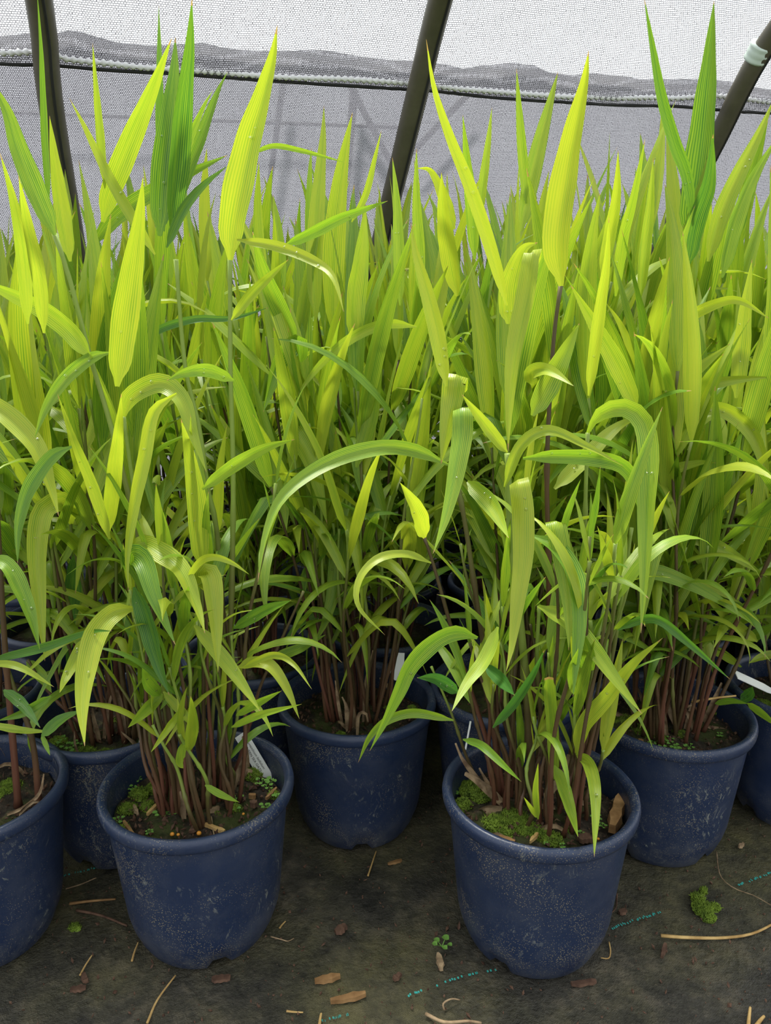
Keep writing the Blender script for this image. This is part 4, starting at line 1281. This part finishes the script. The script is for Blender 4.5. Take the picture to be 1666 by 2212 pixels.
SZ = SOIL_Z + 0.004
chip('wood_chip', 'upright tan wood chip against the right wall of the front right pot', 'wood chip', (1322, 1800), (1343, 1728), 26, SZ, M['chip'], .012)
chip('bark_chip', 'round dark red-brown bark chip at the front of the front right pot', 'bark chip', (1250, 1816), (1278, 1812), 26, SZ, M['bark'], .005)
chip('wood_chip', 'pale split wood chip on moss at the front of the front right pot', 'wood chip', (1078, 1810), (1112, 1822), 12, SZ + .004, M['chip'], .004)
chip('wood_chip', 'tan wood sliver pointing at the rim of the front right pot', 'wood chip', (1145, 1822), (1162, 1804), 8, SZ + .004, M['straw'], .004)
chip('wood_chip', 'tan wood chip left of the stems in the front left pot', 'wood chip', (318, 1762), (346, 1736), 10, SZ, M['straw'], .004)
chip('straw_piece', 'short yellow straw lying right of the stems in the front left pot', 'straw', (438, 1781), (486, 1799), 10, SZ, M['straw'], .004)
chip('wood_chip', 'yellow-brown curved chip at the left wall of the front left pot', 'wood chip', (268, 1778), (292, 1812), 10, SZ, M['chip'], .004)
chip('bark_chip', 'dark flat bark chip at the front of the front left pot', 'bark chip', (410, 1800), (432, 1782), 14, SZ, M['bark'], .004)
chip('bark_chip', 'small reddish chip on the left soil of the front left pot', 'bark chip', (290, 1745), (298, 1760), 9, SZ, M['dry'], .005)
chip('stone', 'grey-brown pebble on the right soil of the front left pot', 'stone', (540, 1742), (556, 1740), 16, SZ, M['bark'], .007)
chip('bark_chip', 'orange-brown bark nugget on the right soil of the front left pot', 'bark chip', (538, 1724), (553, 1724), 11, SZ, M['chip'], .006)
chip('bark_chip', 'bark stick on the far right soil of the front left pot', 'bark chip', (575, 1728), (598, 1706), 8, SZ, M['chip'], .004)
chip('dry_seed_husk', 'pale dry husk beside the stems of the front left pot', 'husk', (450, 1757), (474, 1750), 12, SZ, M['dry'], .006)
straw('dry_stalk', 'short dry stalk sticking towards the rim of the front left pot', 'stalk', [(456, 1764), (460, 1790), (464, 1810)], .0012, SZ, M['dry'])
chip('bark_chip', 'brown bark nugget at the front of the pot with dense red stems', 'bark chip', (1378, 1605), (1390, 1606), 13, SZ, M['chip'], .006)

def pellet_mesh():
    prof = [(0.001, -1), (0.6, -0.8), (0.95, -0.3), (1.0, 0.1), (0.8, 0.6), (0.4, 0.92), (0.001, 1.0)]
    V, F, U = lathe_data(prof, 10)
    return mesh('pellet', V, F, U, M['prill'])
PEL = pellet_mesh()
for x, y, rpx, lab in [(372, 1802, 4.8, 'left of the pair of orange fertiliser pellets in the front left pot'), (385, 1803, 3.6, 'smaller right one of the pair of orange pellets in the front left pot'),
                       (430, 1800, 5.2, 'single orange fertiliser pellet near the front rim of the front left pot'), (526, 1758, 3.2, 'orange fertiliser pellet among weeds at right in the front left pot'),
                       (73, 1765, 3.6, 'orange fertiliser pellet in the cut-off pot at the left edge'), (1293, 1812, 3.0, 'pale orange pellet at right in the front right pot')]:
    o = link('fertiliser_pellet', PEL)
    r = rpx / FPX
    o.location = at_z(x, y, SZ + r * 0.6)
    o.scale = (r, r, r * 0.9)
    tag(o, lab, 'pellet', 'orange fertiliser pellets')

# a thin white stake in the front right pot
a = at_z(991, 1702, SOIL_Z - 0.01)
b = at_y(1017, 1558, a.y + 0.03)
V, F, U = tube_data([(b - a) * (i / 6) for i in range(7)], [0.0014] * 7, 6)
o = link('plant_stake', mesh('plant_stake', V, F, U, M['tagw'])); o.location = a
tag(o, 'thin white stake stuck in the front right pot', 'stake')
straw('pine_needle', 'orange dry needle caught among the red stems of the right pot', 'needle', [(1495, 1517), (1545, 1508), (1590, 1503)], .0022, SOIL_Z + 0.06, M['straw'])

# ------------------------------------------------------------------ plant tags
def plant_tag(label, corners, ys, text=None, tpos=(0.12, 0.5), tsize=0.3, tcol='ink', rot_len=True):
    """flat plastic tag; corners TL, TR, BR, BL (photo points) with their distances; writing runs from T to B"""
    P = [at_y(x, y, yy) for (x, y), yy in zip(corners, ys)]
    base = (P[2] + P[3]) / 2
    top = (P[0] + P[1]) / 2
    L = (base - top); Ln = L.length; lx = L.normalized()
    wv = P[1] - P[0]
    wv = wv - lx * wv.dot(lx); wd = wv.length; wy = wv.normalized()
    nz = lx.cross(wy).normalized()
    if nz.dot(Vector((0, 0, CAM_H)) - top) < 0: nz = -nz
    e = link('plant_label', None); e.location = base
    th = 0.0006
    out = [(0, -0.5), (0.06, -0.5), (0.75, -0.5), (0.92, -0.36), (1.0, -0.12), (1.0, 0.12), (0.92, 0.36), (0.75, 0.5), (0.06, 0.5), (0, 0.5)]
    V = [top + lx * (u * Ln) + wy * (v * wd) + nz * s - base for s in (th, -th) for u, v in out]
    n = len(out)
    F = [tuple(range(n)), tuple(range(2 * n - 1, n - 1, -1))] + [(i, n + i, n + (i + 1) % n, (i + 1) % n) for i in range(n)]
    link('card', mesh('tag_card', V, F, mat=M['tagw'], smooth=False), e)
    if text:
        yx = nz.cross(lx)
        for body, off, size, shear in text:
            cu = bpy.data.curves.new('tag_print', 'FONT')
            cu.body = body
            cu.size = size * wd
            cu.shear = shear
            cu.extrude = 0.0
            tmp = bpy.data.objects.new('tag_print', cu)
            COL.objects.link(tmp)
            bpy.context.view_layer.update()
            me = bpy.data.meshes.new_from_object(tmp)
            bpy.data.objects.remove(tmp)
            me.name = 'tag_print'
            m = Matrix((lx, yx, nz)).transposed().to_4x4()
            m.translation = top + lx * (tpos[0] * Ln) + yx * (off * wd) + nz * (th + 0.0003) - base
            me.transform(m)
            me.materials.clear(); me.materials.append(M['ink'])
            o = link('print', me, e)
            o['label'] = 'black printed writing'
    tag(e, label, 'plant tag', 'white plant tags')
    return e
TXT = [('Chasmanthium latifolium', 0.14, 0.26, 0.25), ('NORTHERN SEA OATS', -0.18, 0.26, 0.0)]
plant_tag('white printed tag leaning on the back rim of the front left pot', [(508, 1594), (531, 1578), (606, 1704), (580, 1712)], (.99, .99, .955, .955), TXT, (0.08, 0), .2)
plant_tag('white printed tag standing at the rim of the pot behind the front left one', [(301, 1590), (342, 1583), (338, 1672), (296, 1680)], (1.01, 1.01, 1.0, 1.0), TXT, (0.03, 0))
plant_tag('white printed tag in the third-row pot at left, seen between leaves', [(108, 1350), (142, 1341), (152, 1398), (118, 1408)], (1.46, 1.46, 1.44, 1.44), TXT, (0.05, 0))
plant_tag('blank white tag lying in the pot cut off by the right edge', [(1573, 1456), (1607, 1457), (1690, 1492), (1660, 1500)], (1.10, 1.12, 1.12, 1.10))
plant_tag('blank white tag behind the stems of the middle pot', [(846, 1406), (874, 1414), (868, 1470), (846, 1470)], (1.19, 1.19, 1.17, 1.17))
plant_tag('small white tag deep in the shade left of the middle pot', [(668, 1335), (690, 1332), (694, 1372), (672, 1376)], (1.40, 1.40, 1.39, 1.39))
plant_tag('white tag at the left edge deep between the pots', [(27, 1262), (44, 1258), (50, 1312), (32, 1316)], (1.55, 1.55, 1.54, 1.54))

# ------------------------------------------------------------------ litter on the ground cloth
GZ = 0.0
straw('straw_stalk', 'long pale straw lying on the ground at the lower right', 'straw', [(1428, 2021), (1480, 2025), (1560, 2026), (1625, 2017), (1678, 1992)], .0024, GZ, M['straw'])
straw('dry_twig', 'thin curved brown twig on the ground right of the moss tuft', 'twig', [(1548, 1840), (1556, 1890), (1585, 1918), (1630, 1935), (1670, 1958)], .0009, GZ, M['dry'])
straw('straw_stalk', 'curved tan straw below the front left pot', 'straw', [(318, 2210), (340, 2160), (379, 2107)], .0016, GZ, M['straw'])
straw('straw_stalk', 'short tan straw against the left foot of the front left pot', 'straw', [(285, 2076), (291, 2055), (299, 2035)], .0015, GZ, M['straw'])
straw('straw_stalk', 'short tan straw on the ground between the two left pots', 'straw', [(173, 2107), (184, 2086), (199, 2063)], .0014, GZ, M['straw'])
straw('straw_stalk', 'horizontal brown straw left of the front left pot', 'straw', [(150, 1952), (200, 1946), (250, 1942)], .0022, GZ, M['chip'])
straw('dry_twig', 'dark flat twig below the horizontal straw on the left', 'twig', [(165, 1966), (220, 1978), (275, 2000)], .0022, GZ, M['bark'])
straw('dry_twig', 'thin curved stalk beside the second-row pot on the left', 'twig', [(142, 1920), (175, 1910), (208, 1896)], .0012, GZ, M['dry'])
straw('straw_stalk', 'upright-lying tan straw in front of the middle pot', 'straw', [(795, 1892), (803, 1868), (813, 1838)], .0015, GZ, M['straw'])
straw('straw_stalk', 'small pale straw at the bottom left of centre', 'straw', [(619, 2184), (636, 2186), (655, 2187)], .0014, GZ, M['straw'])
straw('straw_stalk', 'straw end cut by the bottom edge near centre', 'straw', [(690, 2216), (692, 2200), (694, 2189)], .0020, GZ, M['straw'])
straw('straw_stalk', 'left of the two straw ends at the lower right corner', 'straw', [(1617, 2216), (1619, 2195), (1621, 2176)], .0024, GZ, M['straw'])
straw('straw_stalk', 'right of the two straw ends at the lower right corner', 'straw', [(1634, 2216), (1642, 2205), (1651, 2195)], .0026, GZ, M['straw'])
straw('root_curl', 'small curled tan root right of the front right pot foot', 'root', [(1316, 2035), (1319, 2055), (1315, 2070), (1298, 2069)], .0011, GZ, M['straw'])
straw('dry_twig', 'bent thin twig against the right side of the front right pot', 'twig', [(1333, 1930), (1331, 1960), (1318, 1975)], .0012, GZ, M['bark'])
straw('dry_twig', 'thin curved twig right of the front left pot foot', 'twig', [(585, 2023), (610, 2030), (622, 2033), (635, 2027)], .0010, GZ, M['dry'])
straw('dry_twig', 'bent straw bit by the lower right of the front left pot', 'twig', [(604, 2005), (610, 1997), (617, 1990)], .0014, GZ, M['straw'])
straw('dry_leaf_strip', 'curling dry leaf strip at the bottom right of centre', 'dry leaf', [(920, 2190), (960, 2208), (1010, 2206), (1040, 2210)], .0022, GZ, M['dry'], lift=.004)
straw('dry_leaf_strip', 'arched dry leaf strip above the other at the bottom', 'dry leaf', [(960, 2182), (958, 2168), (975, 2158), (994, 2160)], .0013, GZ, M['dry'], lift=.006)
chip('bark_chip', 'grey-brown bark chip on the ground between the front pots', 'bark chip', (724, 2016), (748, 2004), 20, GZ, M['bark'], .005)
chip('bark_chip', 'long brown bark chip on the ground left of centre bottom', 'bark chip', (680, 2122), (735, 2112), 16, GZ, M['chip'], .005)
chip('wood_chip', 'splintered tan wood chip near the bottom edge left of centre', 'wood chip', (714, 2166), (790, 2150), 18, GZ, M['chip'], .005)
chip('bark_chip', 'dark red bark flake in front of the front left pot', 'bark chip', (458, 2116), (498, 2114), 20, GZ, M['bark'], .003)
chip('bark_chip', 'small brown bark flake at the end of the straw on the left', 'bark chip', (180, 2105), (188, 2124), 13, GZ, M['bark'], .004)
chip('bark_chip', 'dark bark flake on the ground at the lower left', 'bark chip', (152, 2140), (186, 2134), 16, GZ, M['bark'], .003)
chip('bark_chip', 'brown bark strip at the front foot of the front right pot', 'bark chip', (1234, 2128), (1288, 2122), 13, GZ, M['bark'], .004)
chip('stone', 'pale pink stone chip right of the pot with dense red stems', 'stone', (1596, 1832), (1606, 1826), 10, GZ, M['dry'], .005)
chip('dry_leaf_flake', 'crumpled dry leaf left of the front right pot foot', 'dry leaf', (946, 2062), (954, 2098), 15, GZ, M['dry'], .004)
chip('bark_chip', 'brown flake on the ground at the lower middle', 'bark chip', (850, 2118), (866, 2106), 14, GZ, M['bark'], .004)
chip('bark_chip', 'small brown bark chip on the dark ground right of the middle pot', 'bark chip', (838, 1868), (868, 1860), 10, GZ, M['chip'], .003)
chip('bark_chip', 'brown flake right of the front right pot foot', 'bark chip', (1338, 1975), (1352, 1968), 14, GZ, M['bark'], .004)
chip('bark_chip', 'narrow bark strip below the long pale straw', 'bark chip', (1430, 2070), (1438, 2040), 10, GZ, M['bark'], .003)

def ground_tuft(name, label, cat, spots, n, h, mat):
    c = at_z(spots[0][0], spots[0][1], 0)
    blobs = []
    for x, y, r in spots:
        p = at_z(x, y, 0) - c
        blobs.append((p.x, p.y, 0, r / FPX * 1.05, 0.004))
    o = link(name, tuft_mesh(name, blobs, n, h, mat, DR.randrange(999)))
    o.location = c
    tag(o, label, cat)
ground_tuft('moss_tuft', 'bright green moss tuft on the ground above the long straw', 'moss', [(1518, 1962, 24), (1508, 1940, 16), (1530, 1980, 18), (1520, 1925, 10), (1545, 1960, 12)], 900, .005, M['moss'])
ground_tuft('moss_tuft', 'small green moss tuft beside the cut-off left pot', 'moss', [(160, 2003, 12), (168, 2006, 8)], 160, .004, M['moss'])
o = link('weed_sprig', SEED[1]); o.location = at_z(955, 2045, 0); o.scale = (20 / FPX,) * 3
tag(o, 'tiny green weed sprig left of the front right pot foot', 'weed')

# grit scattered over the ground cloth
def ground_grit():
    rr = random.Random(77)
    V, F = [], []
    for _ in range(2600):
        x, y = rr.uniform(-0.75, 0.8), rr.uniform(0.42, 1.25)
        if any((x - p.location.x) ** 2 + (y - p.location.y) ** 2 < 0.088 ** 2 for p in (PLANTS[k] for k in ('FL', 'FR', 'LC', 'MID', 'R2', 'L2', 'RC', 'B1', 'LL'))): continue
        s = rr.uniform(0.0007, 0.0026) * (1.6 if rr.random() < 0.06 else 1)
        c = Vector((x, y, s * 0.1))
        m = Euler((rr.uniform(0, 6), rr.uniform(0, 6), rr.uniform(0, 6))).to_matrix()
        n0 = len(V)
        q = (rr.uniform(0.7, 1.9), rr.uniform(0.5, 1), rr.uniform(0.4, 0.8))
        for d in ((1, 0, 0), (-1, 0, 0), (0, 1, 0), (0, -1, 0), (0, 0, 1), (0, 0, -1)):
            V.append(c + m @ Vector((d[0] * s * q[0], d[1] * s * q[1], d[2] * s * q[2])) * rr.uniform(0.8, 1.2))
        for f in ((0, 2, 4), (2, 1, 4), (1, 3, 4), (3, 0, 4), (2, 0, 5), (1, 2, 5), (3, 1, 5), (0, 3, 5)):
            F.append(tuple(n0 + i for i in f))
    o = link('grit', mesh('grit', V, F, mat=M['bark'], smooth=False))
    tag(o, 'dark soil grit scattered over the ground cloth', 'grit', kind='stuff')
ground_grit()
